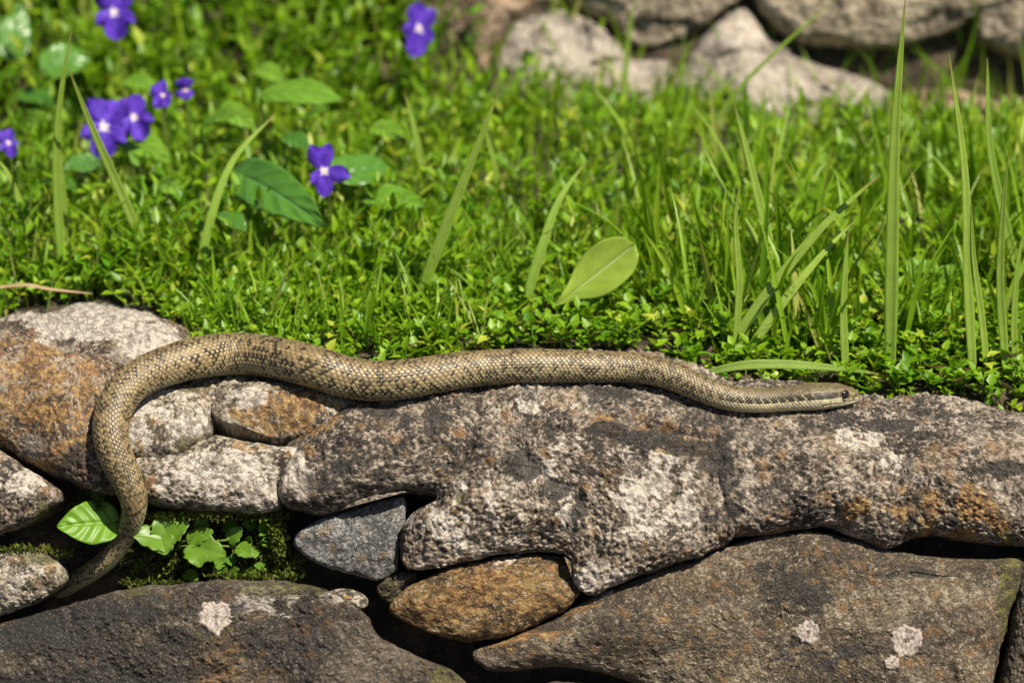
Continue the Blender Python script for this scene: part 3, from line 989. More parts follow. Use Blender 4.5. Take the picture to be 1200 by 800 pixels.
# head plates and mouth line
LIP = 1.95
mouth = np.exp(-((ath[None] - LIP + 0.05 * np.sin(hs * 0.2)[:, None]) / 0.055) ** 2) * (1 - smooth01(hs, 44, 54))[:, None] * smooth01(hs, 1.0, 4.0)[:, None]
disp = disp - 0.00055 * mouth
# brow over the eye, hollow in front of it
HE = 22.5
EYE_TH = 1.10
brow = np.exp(-((hs - HE - 1) / 8.0) ** 2)[:, None] * np.exp(-((ath - 0.66) / 0.17) ** 2)[None]
disp = disp + 0.0006 * brow
sock = np.exp(-((hs - HE) / 6.0) ** 2)[:, None] * np.exp(-((ath - EYE_TH) / 0.36) ** 2)[None]
disp = disp - 0.0007 * sock
jaw = np.exp(-((hs - 48) / 14.0) ** 2)[:, None] * np.exp(-((ath - 1.55) / 0.5) ** 2)[None]
disp = disp + 0.0008 * jaw
rad = np.sqrt(U0 ** 2 + X0 ** 2) + 1e-9
fac = 1 + disp / np.maximum(rad, 0.0015)
PV = ctr[:, None] + (U0 * fac)[..., None] * Un[:, None] + (X0 * fac)[..., None] * Bn[:, None]
# colours ---------------------------------------------------------
hid = _r01(_hash((bi + 500).astype(np.int64), (bj % ROWS).astype(np.int64), np.zeros_like(bi).astype(np.int64), 5))
hid2 = _r01(_hash((bi + 500).astype(np.int64), (bj % ROWS).astype(np.int64), np.zeros_like(bi).astype(np.int64), 8))
olive = np.array([0.255, 0.188, 0.090])
pale = np.array([0.33, 0.28, 0.155])
cream = np.array([0.74, 0.66, 0.42])
dark = np.array([0.020, 0.015, 0.011])
ATH = np.broadcast_to(ath[None], UU.shape)
lowf = smooth01(ATH, 1.15, 1.9)
bigv = vnoise(np.stack([UU.ravel() * 0.11, VV.ravel() * 0.16, 0 * UU.ravel()], 1), 1.0, 3).reshape(UU.shape)
front = smooth01(pxx, 430, 640)[:, None] * np.ones_like(UU)   # front half paler, spotted
tailk = (1 - smooth01(hs, 1020, 1220))[:, None]
col = olive[None, None] * (0.72 + 0.55 * hid[..., None]) * (1 + 0.10 * bigv[..., None])
col = col * (1 - 0.9 * lowf[..., None]) + pale * (0.9 * lowf[..., None])
side = smooth01(ATH, 0.55, 1.1)
col = col * (1 - 0.40 * (front * side)[..., None]) + np.array([0.33, 0.275, 0.165]) * (0.40 * front * side)[..., None]
# dark back edge of the flank and dark skin between the scales
col = col * (1 - 0.28 * (1 - smooth01(ATH, 0.15, 0.6)))[..., None]
seam = 1 - smooth01(edge, 0.03, 0.26)
col = col * (1 - 0.52 * seam[..., None] * (1 - 0.75 * np.maximum(headm, belly))[..., None]) + dark * (0.52 * seam * (1 - 0.75 * np.maximum(headm, belly)))[..., None]
# dark spots at the front of some scales
prob = 0.30 + 0.14 * np.exp(-((ATH - 1.35) / 0.40) ** 2)
spot = (hid2 < prob) * smooth01(-bdu + 0.50 * np.abs(bdv), 0.00, 0.14) * (1 - belly) * (1 - headm)
col = col * (1 - 0.98 * spot[..., None]) + dark * (0.5 * spot)[..., None]
# belly
bel = belly * (1 - 0.35 * seam)
col = col * (1 - bel[..., None]) + (np.array([0.38, 0.34, 0.19]) * (0.8 + 0.3 * hid[..., None])) * bel[..., None]
# dark marks where the belly scutes meet the flank
bm = np.exp(-((ATH - 2.32 + 0.10 * np.sin(np.round(UU) * 5.3)) / 0.11) ** 2) * smooth01(-su, -0.12, 0.2) * (_r01(_hash((np.round(UU) + 900).astype(np.int64), np.zeros_like(bi).astype(np.int64), np.zeros_like(bi).astype(np.int64), 21)) < 0.62)
col = col * (1 - 0.85 * bm[..., None]) + dark * (0.85 * bm)[..., None]
# head and neck: olive crown, dark broken stripe through the eye, cream lips with dark bars
H2 = np.broadcast_to(hs[:, None], UU.shape)
hk = 1 - smooth01(H2, 95, 175)
crown = (1 - smooth01(ATH, 0.82, 0.92)) * hk
crn = np.array([0.105, 0.082, 0.038]) * (0.9 + 0.25 * hid[..., None])
col = col * (1 - 0.8 * crown[..., None]) + crn * (0.8 * crown)[..., None]
lip = smooth01(ATH, 1.30, 1.42) * (1 - smooth01(H2, 110, 200))
lipc = cream * (0.85 + 0.3 * hid[..., None]) * (1 - 0.35 * seam[..., None])
col = col * (1 - 0.9 * lip[..., None]) + lipc * (0.9 * lip)[..., None]
stripe = smooth01(ATH, 0.86, 0.94) * (1 - smooth01(ATH, 1.36, 1.46)) * smooth01(H2, 24, 28) * (1 - smooth01(H2, 120, 230))
blot = smooth01(np.sin(H2 * 0.62 + 1.1 * np.sin(ATH * 11)) + 0.55 + 0.5 * (1 - smooth01(H2, 40, 80)) - 0.5 * smooth01(H2, 110, 200), -0.2, 0.2) 
stripe = stripe * blot
col = col * (1 - 0.97 * stripe[..., None]) + dark * (0.6 * stripe)[..., None]
for hb, wd, a0, a1 in ((9.0, 1.3, 0.95, 1.85), (15.0, 1.4, 1.15, 1.90), (21.0, 1.6, 1.2, 1.88), (28.5, 1.7, 1.2, 1.55), (7, 1.0, 1.3, 1.9)):
    bar = np.exp(-((H2 - hb - 3 * (ATH - 1.3)) / wd) ** 2) * smooth01(ATH, a0 - 0.08, a0 + 0.05) * (1 - smooth01(ATH, a1 - 0.1, a1 + 0.05))
    col = col * (1 - 0.85 * bar[..., None]) + dark * (0.85 * bar)[..., None]
snp = (1 - smooth01(H2, 5, 17)) * (1 - smooth01(ATH, 1.35, 1.6))
col = col * (1 - 0.7 * snp[..., None]) + np.array([0.17, 0.135, 0.06]) * (0.7 * snp)[..., None]
ring_ = np.exp(-((np.sqrt(((H2 - HE) / 7.6) ** 2 + ((ATH - EYE_TH) / 0.47) ** 2) - 1) / 0.16) ** 2)
col = col * (1 - 0.75 * ring_[..., None]) + np.array([0.20, 0.16, 0.07]) * (0.75 * ring_)[..., None]
col = col * (1 - 0.8 * np.clip(mouth, 0, 1)[..., None])
plates = np.maximum(np.exp(-((np.sin(H2 * 0.33) / 0.10) ** 2)), np.exp(-((ATH - 0.42) / 0.03) ** 2)) * (1 - smooth01(H2, 44, 50)) * (ATH < 0.85)
col = col * (1 - 0.35 * plates[..., None])
# nostril, pale cheek, mottling of the whole head
nos = np.exp(-(((H2 - 6.0) / 1.5) ** 2 + ((ATH - 1.05) / 0.12) ** 2))
col = col * (1 - 0.9 * nos[..., None])
chk = np.exp(-(((H2 - 31) / 4.5) ** 2 + ((ATH - 1.52) / 0.16) ** 2))
col = col * (1 - 0.7 * chk[..., None]) + np.array([0.70, 0.64, 0.46]) * (0.7 * chk)[..., None]
mot = fbm(PV.reshape(-1, 3), 700, 3, 91, 0.6).reshape(UU.shape)
col = col * (1 + 0.45 * mot * (1 - smooth01(H2, 60, 140)) + 0.14 * mot)[..., None]
col = np.clip(col * 0.86, 0.006, 0.7)
PVf = PV.reshape(-1, 3)
nose = PV[0].mean(0) + (-Tn[0]) * 0.0003
tailp = PV[-1].mean(0) + Tn[-1] * 0.004
SV = np.concatenate([PVf, [nose, tailp]])
SCc = np.concatenate([col.reshape(-1, 3), [[0.17, 0.135, 0.06], [0.1, 0.08, 0.04]]])
qf = grid_faces(NTH, NRING, True)
a_ = np.arange(NTH)
n0 = len(PVf)
capf = np.stack([np.full(NTH, n0), (a_ + 1) % NTH, a_], 1)
lastr = (NRING - 1) * NTH
capt = np.stack([np.full(NTH, n0 + 1), lastr + a_, lastr + (a_ + 1) % NTH], 1)
sbase = (float(ctr[len(ctr) // 2][0]), float(ctr[len(ctr) // 2][1]), 0.0)
snake = empty('snake', sbase)
tag(snake, 'slender olive brown snake with dark speckles stretched along the stone wall', 'snake')
mesh_np('body', SV, [qf, capf, capt], M['snake'], snake, {'skin': SCc, 'matt': np.concatenate([(1 - smooth01(H2, 60, 150)).ravel(), [1, 0]])}, origin=np.array(sbase))

# eyes
ie = int(np.argmin(np.abs(hs - HE)))


def sphere_np(c, r, ax_=None, squash=1.0, nu=28, nv=16):
    ph = np.linspace(0, np.pi, nv)
    tt = np.linspace(0, 2 * np.pi, nu, endpoint=False)
    V = np.stack([np.outer(np.sin(ph), np.cos(tt)), np.outer(np.sin(ph), np.sin(tt)), np.outer(np.cos(ph), np.ones(nu))], -1).reshape(-1, 3) * r
    if ax_ is not None:
        ax_ = ax_ / np.linalg.norm(ax_)
        V = V - np.outer(V @ ax_, ax_) * (1 - squash)
    return V + c, [grid_faces(nu, nv, True)]


for sgn in (1, -1):
    j = int(round((EYE_TH if sgn > 0 else 2 * np.pi - EYE_TH) / (2 * np.pi) * NTH)) % NTH
    pe = PV[ie, j]
    nv_ = pe - ctr[ie]
    nv_ /= np.linalg.norm(nv_)
    V, F = sphere_np(pe - nv_ * 0.0008, 0.0025, nv_, 0.75)
    eo = mesh_np('eye', V, F, M['eye'], snake, origin=np.array(sbase))
    tt = np.linspace(0, 2 * np.pi, 32, endpoint=False)
    e1 = np.cross(nv_, Tn[ie])
    e1 /= np.linalg.norm(e1)
    e2 = np.cross(nv_, e1)
    ringp = np.array([pe + nv_ * 0.00015 + 0.0024 * (math.cos(a) * e1 + math.sin(a) * e2) for a in tt] + [pe + nv_ * 0.00015 + 0.0024 * e1])
    V, F = tube_np(ringp, 0.00028, 6)
    mesh_np('eye_ring', V, [F], M['iris'], eo, origin=np.array(sbase))

# ------------------------------------------------------------------ foliage builders
LEAF_T = np.array([(0, 0, 0), (0.36, -1, .14), (0.34, 0, -.04), (0.36, 1, .14), (0.68, -.62, .12), (0.66, 0, -.02), (0.68, .62, .12), (1.0, 0, .0)])
LEAF_F3 = np.array([(0, 1, 2), (0, 2, 3), (4, 7, 5), (5, 7, 6)])
LEAF_F4 = np.array([(1, 4, 5, 2), (2, 5, 6, 3)])


def norm(a):
    return a / (np.linalg.norm(a, axis=-1, keepdims=True) + 1e-12)


def small_leaves(P, D, N, L, W, curl, var):
    D = norm(D)
    S = norm(np.cross(D, N))
    N = np.cross(S, D)
    t = LEAF_T
    V = (P[:, None] + D[:, None] * (t[None, :, 0, None] * L[:, None, None]) + S[:, None] * (t[None, :, 1, None] * 0.5 * W[:, None, None])
         + N[:, None] * (t[None, :, 2, None] * W[:, None, None] - (curl * L)[:, None, None] * (t[None, :, 0, None] ** 2)))
    n = len(P)
    o = (np.arange(n) * 8)[:, None, None]
    uv = np.stack([np.tile(t[:, 1] * 0.5 + 0.5, n), np.tile(t[:, 0], n)], 1)
    return V.reshape(-1, 3), (LEAF_F3[None] + o).reshape(-1, 3), (LEAF_F4[None] + o).reshape(-1, 4), np.repeat(var, 8), uv


def strips(base, d0, bend, L, W, side, var, rows=7, fold=0.25):
    """grass blades: base, start direction, bending vector, length, width"""
    n = len(base)
    s = np.linspace(0, 1, rows)
    C = base[:, None] + d0[:, None] * (s[None, :, None] * L[:, None, None]) + bend[:, None] * (s[None, :, None] ** 2 * L[:, None, None])
    wprof = np.minimum(1, 0.55 + 1.6 * s) * (1 - s ** 2.4)
    wprof[-1] = 0.02
    T = norm(np.gradient(C, axis=1))
    S = norm(side[:, None] - T * np.sum(T * side[:, None], -1, keepdims=True))
    Nn = np.cross(S, T)
    hw = 0.5 * W[:, None, None] * wprof[None, :, None]
    V = np.stack([C - S * hw + Nn * hw * fold, C - Nn * hw * fold * 0.6, C + S * hw + Nn * hw * fold], 2)   # n, rows, 3, 3
    f = grid_faces(3, rows)
    o = (np.arange(n) * rows * 3)[:, None, None]
    uv = np.tile(np.stack(np.meshgrid([0, .5, 1.], s), -1).reshape(-1, 2), (n, 1))
    return V.reshape(-1, 3), (f[None] + o).reshape(-1, 4), np.repeat(var, rows * 3), uv


def on_stone(x, Y):
    """True where a stone of the near wall stands above the soil"""
    out = np.zeros(len(x), bool)
    gz = ground_z(x, Y)
    for i in range(len(x)):
        if Y[i] < 0.13:
            h = BVH.ray_cast(Vector((x[i], Y[i], 0.3)), Vector((0, 0, -1)))
            out[i] = h[0] is not None and h[0].z > gz[i] - 0.001
    return out


def scatter(n, x0, x1, y0, y1, rng, skip_stone=True):
    x = rng.uniform(x0, x1, n)
    Y = rng.uniform(y0, y1, n)
    if skip_stone:
        m = ~on_stone(x, Y)
        x, Y = x[m], Y[m]
    return x, Y, ground_z(x, Y)


rng = np.random.default_rng(3)
LV, LF3, LF4, LA, LU = [], [], [], [], []
GV, GF, GA, GU = [], [], [], []
SVv, SFf, SAa = [], [], []
lo = go = so = 0


def add_leaves(*a):
    global lo
    V, f3, f4, at_, uv = small_leaves(*a)
    LV.append(V), LF3.append(f3 + lo), LF4.append(f4 + lo), LA.append(at_), LU.append(uv)
    lo += len(V)


def add_strips(*a, **k):
    global go
    V, f, at_, uv = strips(*a, **k)
    GV.append(V), GF.append(f + go), GA.append(at_), GU.append(uv)
    go += len(V)


def add_stems(A, B, C_, r, var):
    """three-sided bent stems through A, B, C"""
    global so
    n = len(A)
    P = np.stack([A, (A + 2 * B + C_) / 4 + 0.0 * A, C_], 1)
    ang = np.array([0, 2.09, 4.19])
    ring = np.stack([np.cos(ang), np.sin(ang), 0 * ang], 1)
    V = P[:, :, None] + ring[None, None] * (r[:, None] * np.array([1.0, .85, .5]))[:, :, None, None]
    f = grid_faces(3, 3, True)
    o = (np.arange(n) * 9)[:, None, None]
    SVv.append(V.reshape(-1, 3)), SFf.append((f[None] + o).reshape(-1, 4) + so), SAa.append(np.repeat(var, 9))
    so += n * 9


def sprigs(x, Y, z, h, npair, leafL, asp, rng, lean=0.35, e0=0.0, e1=0.75):
    n = len(x)
    base = np.stack([x, Y, z], 1)
    az = rng.uniform(0, 2 * np.pi, n)
    ln = rng.uniform(0, lean, n)
    top = base + np.stack([np.cos(az) * ln * h, np.sin(az) * ln * h - 0.12 * h, h], 1)
    mid = base * 0.55 + top * 0.45 + np.stack([rng.normal(0, .08, n) * h, rng.normal(0, .08, n) * h, 0 * h], 1)
    var = np.clip(rng.normal(0.5, 0.22, n), 0, 1)
    add_stems(base, mid, top, np.full(n, 0.00045), var)
    a0 = rng.uniform(0, np.pi, n)
    for k in range(npair):
        f = 0.25 + 0.75 * (k + 0.5) / npair
        c = base * (1 - f) ** 2 + 2 * f * (1 - f) * mid + f * f * top
        for s in (0, 1):
            a = a0 + k * 1.57 + s * np.pi + rng.normal(0, 0.35, n)
            el = rng.uniform(e0, e1, n) + (0.35 if k == npair - 1 else 0)
            D = np.stack([np.cos(a) * np.cos(el), np.sin(a) * np.cos(el), np.sin(el)], 1)
            N = np.stack([-np.cos(a) * np.sin(el), -np.sin(a) * np.sin(el), np.cos(el)], 1) + rng.normal(0, 0.25, (n, 3))
            L = leafL * (1.0 - 0.35 * abs(f - 0.6)) * rng.uniform(0.6, 1.25, n)
            add_leaves(c, D, N, L, L * asp * rng.uniform(0.8, 1.2, n), rng.uniform(-0.05, 0.3, n), np.clip(var + rng.normal(0, 0.16, n), 0, 1))


def clumpy(x, Y, z, scale, thr, seed):
    P = np.stack([x, Y, 0 * x], 1)
    m = vnoise(P, scale, seed) + 0.4 * vnoise(P, scale * 2.7, seed + 2) > thr
    return x[m], Y[m], z[m]


# low carpet right behind the snake
x, Y, z = scatter(3300, -0.40, 0.40, 0.004, 0.13, rng)
keep = ~((x > 0.085) & (x < 0.165) & (Y < 0.011))
x, Y, z = x[keep], Y[keep], z[keep]
h = rng.uniform(0.005, 0.015, len(x)) + 0.07 * np.maximum(0, Y - 0.04)
sprigs(x, Y, z, h, 3, 0.0072, 0.62, rng, 0.9)
# tiny leaves over the last soil before the stones
x, Y, z = scatter(900, -0.40, 0.40, -0.004, 0.045, rng)
sprigs(x, Y, z, rng.uniform(0.002, 0.007, len(x)), 2, 0.0052, 0.6, rng, 1.2)
# taller cover further back
x, Y, z = scatter(2700, -0.43, 0.43, 0.095, 0.36, rng)
x, Y, z = clumpy(x, Y, z, 24, -0.22, 9)
h = rng.uniform(0.012, 0.046, len(x)) * (1 - 0.45 * smooth01(x, 0.0, 0.1) * smooth01(Y, 0.26, 0.33))
sprigs(x, Y, z, h, 4, 0.0112, 0.36, rng, 0.45, 0.25, 1.15)
# bank at the back, only on the side without stones
x, Y, z = scatter(3000, -0.48, 0.12, 0.33, 0.80, rng)
keep = x < -0.055 + rng.normal(0, 0.03, len(x))
x, Y, z = x[keep], Y[keep], z[keep]
h = rng.uniform(0.015, 0.045, len(x))
sprigs(x, Y, z, h, 4, 0.0135, 0.38, rng, 0.5, 0.2, 1.1)
# the lawn goes on beyond the picture's edges
for xa, xb in ((-0.80, -0.44), (0.42, 0.75)):
    x, Y, z = scatter(1100, xa, xb, 0.02, 0.36 if xa > 0 else 0.75, rng)
    sprigs(x, Y, z, rng.uniform(0.012, 0.035, len(x)), 3, 0.0120, 0.42, rng, 0.5, 0.2, 1.1)
co = mesh_np('ground_cover', np.concatenate(LV), [np.concatenate(LF3), np.concatenate(LF4)], M['cover'], attrs={'v': np.concatenate(LA)}, uv=np.concatenate(LU))
tag(co, 'dense carpet of small bright green leaves behind the snake', 'ground cover', kind='stuff')
st = mesh_np('cover_stems', np.concatenate(SVv), [np.concatenate(SFf)], M['stalk'], co, attrs={'v': np.concatenate(SAa)})
tag(st, kind='stuff')

# short grass between
def blades(n, x0, x1, y0, y1, hmin, hmax, wmin, wmax, rng, filt=None, lean=0.35):
    x, Y, z = scatter(n, x0, x1, y0, y1, rng)
    if filt is not None:
        x, Y, z = filt(x, Y, z)
    n = len(x)
    base = np.stack([x, Y, z - 0.002], 1)
    az = rng.uniform(0, 2 * np.pi, n)
    ln = rng.uniform(0, lean, n)
    d0 = norm(np.stack([np.cos(az) * ln, np.sin(az) * ln, np.ones(n)], 1))
    bd = np.stack([np.cos(az + rng.normal(0, .6, n)), np.sin(az + rng.normal(0, .6, n)), -0.5 * np.ones(n)], 1) * rng.uniform(0.0, 0.45, n)[:, None]
    sa = rng.normal(0, 0.8, n)
    side = np.stack([np.cos(sa), np.sin(sa), 0 * sa], 1)
    add_strips(base, d0, bd, rng.uniform(hmin, hmax, n), rng.uniform(wmin, wmax, n), side, np.clip(rng.normal(0.5, 0.25, n), 0, 1))


noleaf = lambda x, Y, z: tuple(q[~((x > -0.005) & (x < 0.085) & (Y < 0.085))] for q in (x, Y, z))
blades(700, -0.40, 0.40, 0.03, 0.14, 0.018, 0.045, 0.0014, 0.0030, rng, noleaf)
blades(2600, -0.42, 0.14, 0.03, 0.22, 0.014, 0.042, 0.0009, 0.0020, rng, noleaf)
blades(130, -0.03, 0.10, 0.325, 0.362, 0.025, 0.055, 0.0014, 0.003, rng)
blades(3000, -0.43, 0.43, 0.10, 0.37, 0.020, 0.052, 0.0013, 0.0034, rng, lambda x, Y, z: clumpy(*[q[(x < 0.02) | (Y < 0.27) | (np.sin(x * 9e3) > 0.4)] for q in (x, Y, z)], 22, -0.12, 31))
blades(1100, 0.06, 0.42, 0.025, 0.24, 0.035, 0.088, 0.0020, 0.0046, rng, lambda x, Y, z: noleaf(*clumpy(x, Y, z, 26, -0.05, 21)), 0.22)
blades(1500, -0.48, 0.10, 0.33, 0.75, 0.03, 0.075, 0.0018, 0.0044, rng,
       lambda x, Y, z: tuple(q[x < -0.04] for q in (x, Y, z)))
blades(500, -0.80, -0.42, 0.03, 0.75, 0.02, 0.06, 0.0016, 0.004, rng)
blades(260, -0.08, 0.45, 0.34, 0.40, 0.02, 0.065, 0.0014, 0.0030, rng)
gr = mesh_np('grass', np.concatenate(GV), [np.concatenate(GF)], M['grass'], attrs={'v': np.concatenate(GA)}, uv=np.concatenate(GU))
tag(gr, 'short fresh grass growing through the ground cover', 'grass', kind='stuff')

# dry litter along the top of the wall
GV, GF, GA, GU, go = [], [], [], [], 0
x, Y, z = scatter(700, -0.38, 0.38, 0.008, 0.06, rng)
n = len(x)
az = rng.uniform(0, 2 * np.pi, n)
d0 = np.stack([np.cos(az), np.sin(az), rng.normal(0.1, 0.2, n)], 1)
add_strips(np.stack([x, Y, z + 0.002 + rng.uniform(0, 0.004, n)], 1), norm(d0), rng.normal(0, 0.15, (n, 3)), rng.uniform(0.004, 0.018, n), rng.uniform(0.0008, 0.0028, n), np.tile([[0.3, -0.3, 0.9]], (n, 1)), rng.uniform(0, 1, n), rows=4)
dl = mesh_np('dry_litter', np.concatenate(GV), [np.concatenate(GF)], M['straw'], attrs={'v': np.concatenate(GA)}, uv=np.concatenate(GU))
tag(dl, 'scattered brown bits of dead grass behind the snake', 'dry litter', kind='stuff')

# ------------------------------------------------------------------ single broad blades
def blade(name, pts, wpx, label, mat, dY=0.0, base_above=0.012, face=0.15, group=None, var=0.5, Y0=None, root=True, droop=0.0):
    """pts: pixel track from the foot to the tip; the foot stands on the soil, the tip leans dY metres away from the foot"""
    if Y0 is None:
        b = ground_hit(*pts[0], above=base_above)
    else:
        b = at(pts[0][0], pts[0][1], Y0)
    m = len(pts)
    P = [at(p[0], p[1], b[1] + dY * (i / (m - 1)) ** 1.5) for i, p in enumerate(pts)]
    if root:
        foot = P[0] + (P[0] - P[1]) / np.linalg.norm(P[1] - P[0]) * base_above * 1.2
        foot[1] = P[0][1]
        foot[2] = min(foot[2], ground_z([foot[0]], [foot[1]])[0] - 0.002)
        P = [foot] + P
    P = catmull(np.array(P), 26)
    s = np.linspace(0, 1, 26)
    T = norm(np.gradient(P, axis=0))
    view = norm(CAM[None] - P)
    S = norm(np.cross(T, view))
    Nn = np.cross(S, T)
    tw = face + 0.5 * np.sin(s * 2.2 + var * 9) * 0.5
    best_ = None
    for sg in (1, -1):
        Sa = S * np.cos(tw * sg)[:, None] + Nn * np.sin(tw * sg)[:, None]
        Na = np.cross(Sa, T)
        lit = float(np.mean(np.abs(Na @ SUN)))
        if best_ is None or lit > best_[0]:
            best_ = (lit, Sa, Na)
    S2_, N2 = best_[1], best_[2]
    hw = 0.50 * wpx * pxm * np.minimum(1, 0.6 + 1.5 * s) * (1 - s ** 3.0) + 0.00015
    V = np.stack([P + S2_ * (hw * u)[:, None] + N2 * (hw * 0.30 * abs(u) ** 1.3)[:, None] for u in (-1, -.5, 0, .5, 1)], 1)
    # thickness
    B = V - N2[:, None] * 0.00022
    nV = V.reshape(-1, 3)
    f = grid_faces(5, 26)
    f2 = f[:, ::-1] + len(nV)
    eL = np.stack([np.arange(25) * 5, (np.arange(25) + 1) * 5, (np.arange(25) + 1) * 5 + len(nV), np.arange(25) * 5 + len(nV)], 1)
    eR = np.stack([np.arange(25) * 5 + 4, np.arange(25) * 5 + 4 + len(nV), (np.arange(25) + 1) * 5 + 4 + len(nV), (np.arange(25) + 1) * 5 + 4], 1)
    uv1 = np.stack(np.meshgrid(np.linspace(0, 1, 5), s), -1).reshape(-1, 2)
    o = mesh_np(name, np.concatenate([nV, B.reshape(-1, 3)]), [f, f2, eL, eR], mat, attrs={'v': np.full(2 * len(nV), var)}, uv=np.concatenate([uv1, uv1]), origin=P[0])
    tag(o, label, 'grass blade', group)
    return o


GB = 'broad grass blades in the lawn'
BL = [
    ([(72, 312), (66, 200), (70, 120), (84, 34)], 11, 'tall upright grass blade near the left edge, beside the violets', 0.0),
    ([(76, 300), (76, 240), (70, 170)], 7, 'thin short grass blade doubling the tall one near the left edge', 0.0),
    ([(176, 305), (140, 222), (108, 150), (80, 80)], 12, 'long grass blade leaning left across the violet flower', -0.02),
    ([(232, 322), (250, 245), (275, 185), (322, 134)], 11, 'grass blade arching right between the violets and the glossy leaf', 0.03),
    ([(494, 342), (520, 272), (548, 200), (585, 106)], 14, 'broad grass blade leaning right in the middle of the lawn', 0.0),
    ([(499, 240), (493, 190), (484, 145), (474, 108)], 11, 'blurred upright grass blade right of the heart leaves', 0.0),
    ([(618, 346), (635, 290), (655, 235), (686, 190)], 12, 'grass blade leaning right beside the spoon shaped leaf', 0.02),
    ([(862, 396), (910, 330), (965, 265), (1032, 204)], 13, 'longest grass blade slanting right above the snake head', 0.01),
    ([(886, 398), (925, 345), (962, 300), (1002, 258)], 11, 'shorter grass blade slanting right just under a longer one', 0.02),
    ([(1043, 438), (1045, 300), (1049, 150), (1061, -4)], 16, 'tallest upright grass blade right of the snake head', 0.0),
    ([(1140, 440), (1134, 330), (1130, 200), (1112, 62)], 12, 'tall upright grass blade near the right edge, tip before the dark gap', 0.0),
    ([(1198, 335), (1178, 260), (1160, 170), (1157, 68)], 11, 'tall grass blade bending left at the right edge', 0.02),
    ([(912, 330), (893, 250), (876, 180), (860, 120)], 12, 'grass blade leaning left in front of the pale stone', 0.01),
    ([(908, 325), (880, 270), (850, 225), (825, 172)], 7, 'thin grass blade leaning left, left of the wider one', 0.02),
    ([(812, 200), (850, 125), (905, 65), (985, -6)], 6, 'blurred thin grass stem leaning right over the back stones', 0.0),
    ([(1178, 425), (1172, 330), (1176, 240), (1182, 178)], 10, 'upright grass blade low at the right edge', 0.0),
    ([(1156, 430), (1150, 370), (1141, 300), (1138, 240)], 8, 'short grass blade between two tall ones at the right', 0.0),
    ([(1192, 440), (1188, 380), (1194, 300), (1208, 250)], 8, 'grass blade cut off by the right edge of the view', 0.0),
    ([(44, 288), (28, 250), (10, 205), (-10, 180)], 9, 'grass blade leaning out of the left edge', 0.0),
    ([(382, 140), (420, 131), (455, 131), (492, 146)], 9, 'blurred grass blade lying flat right of the bright leaf', 0.0),
    ([(990, 425), (988, 370), (990, 320), (994, 270)], 10, 'short upright grass blade above the snake head', 0.0),
    ([(862, 400), (866, 330), (862, 260), (868, 210)], 8, 'short upright grass blade left of the slanting pair', 0.0),
    ([(575, 250), (580, 200), (572, 165), (565, 135)], 9, 'blurred grass blade behind the broad leaning one', 0.0),
    ([(362, 90), (370, 55), (374, 20), (382, -15)], 11, 'blurred upright grass blade at the top of the lawn', 0.0),
    ([(735, 150), (732, 100), (736, 50), (744, -5)], 9, 'blurred upright grass blade before the low mottled stone', 0.0),
    ([(705, 230), (722, 190), (735, 160), (748, 138)], 10, 'short blurred grass blade behind the spoon shaped leaf', 0.0),
]
for i, (pts, wd, lab, dY) in enumerate(BL):
    blade('grass_blade', pts, wd, lab, M['blade'], dY, group=GB, var=(i * 0.37) % 1, face=0.25 * math.sin(i * 2.1))
blade('grass_blade', [(826, 437), (870, 428), (925, 427), (985, 432), (1030, 438)], 11, 'fallen yellow green grass blade lying behind the snake neck', M['yellow_blade'], 0.0, Y0=0.007, root=False, face=0.1, group=GB, var=0.6)
blade('grass_blade', [(-6, 337), (30, 334), (60, 339), (108, 344)], 4, 'dead straw coloured grass blade lying behind the white crested boulder', M['straw'], 0.0, Y0=0.075, root=False, face=0.3, group=GB, var=0.7)

# ------------------------------------------------------------------ broad leaves
def wprof_leaf(v, kind):
    if kind == 'heart':
        a = np.sin(np.pi * np.clip(v, 0, 1) ** 0.62) ** 0.75
    elif kind == 'spoon':
        a = np.sin(np.pi * v ** 1.5) ** 0.46 * (0.25 + 0.75 * smooth01(v, 0, 0.5))
    else:
        a = np.sin(np.pi * v ** 0.78) ** 0.85
    return a / a.max()


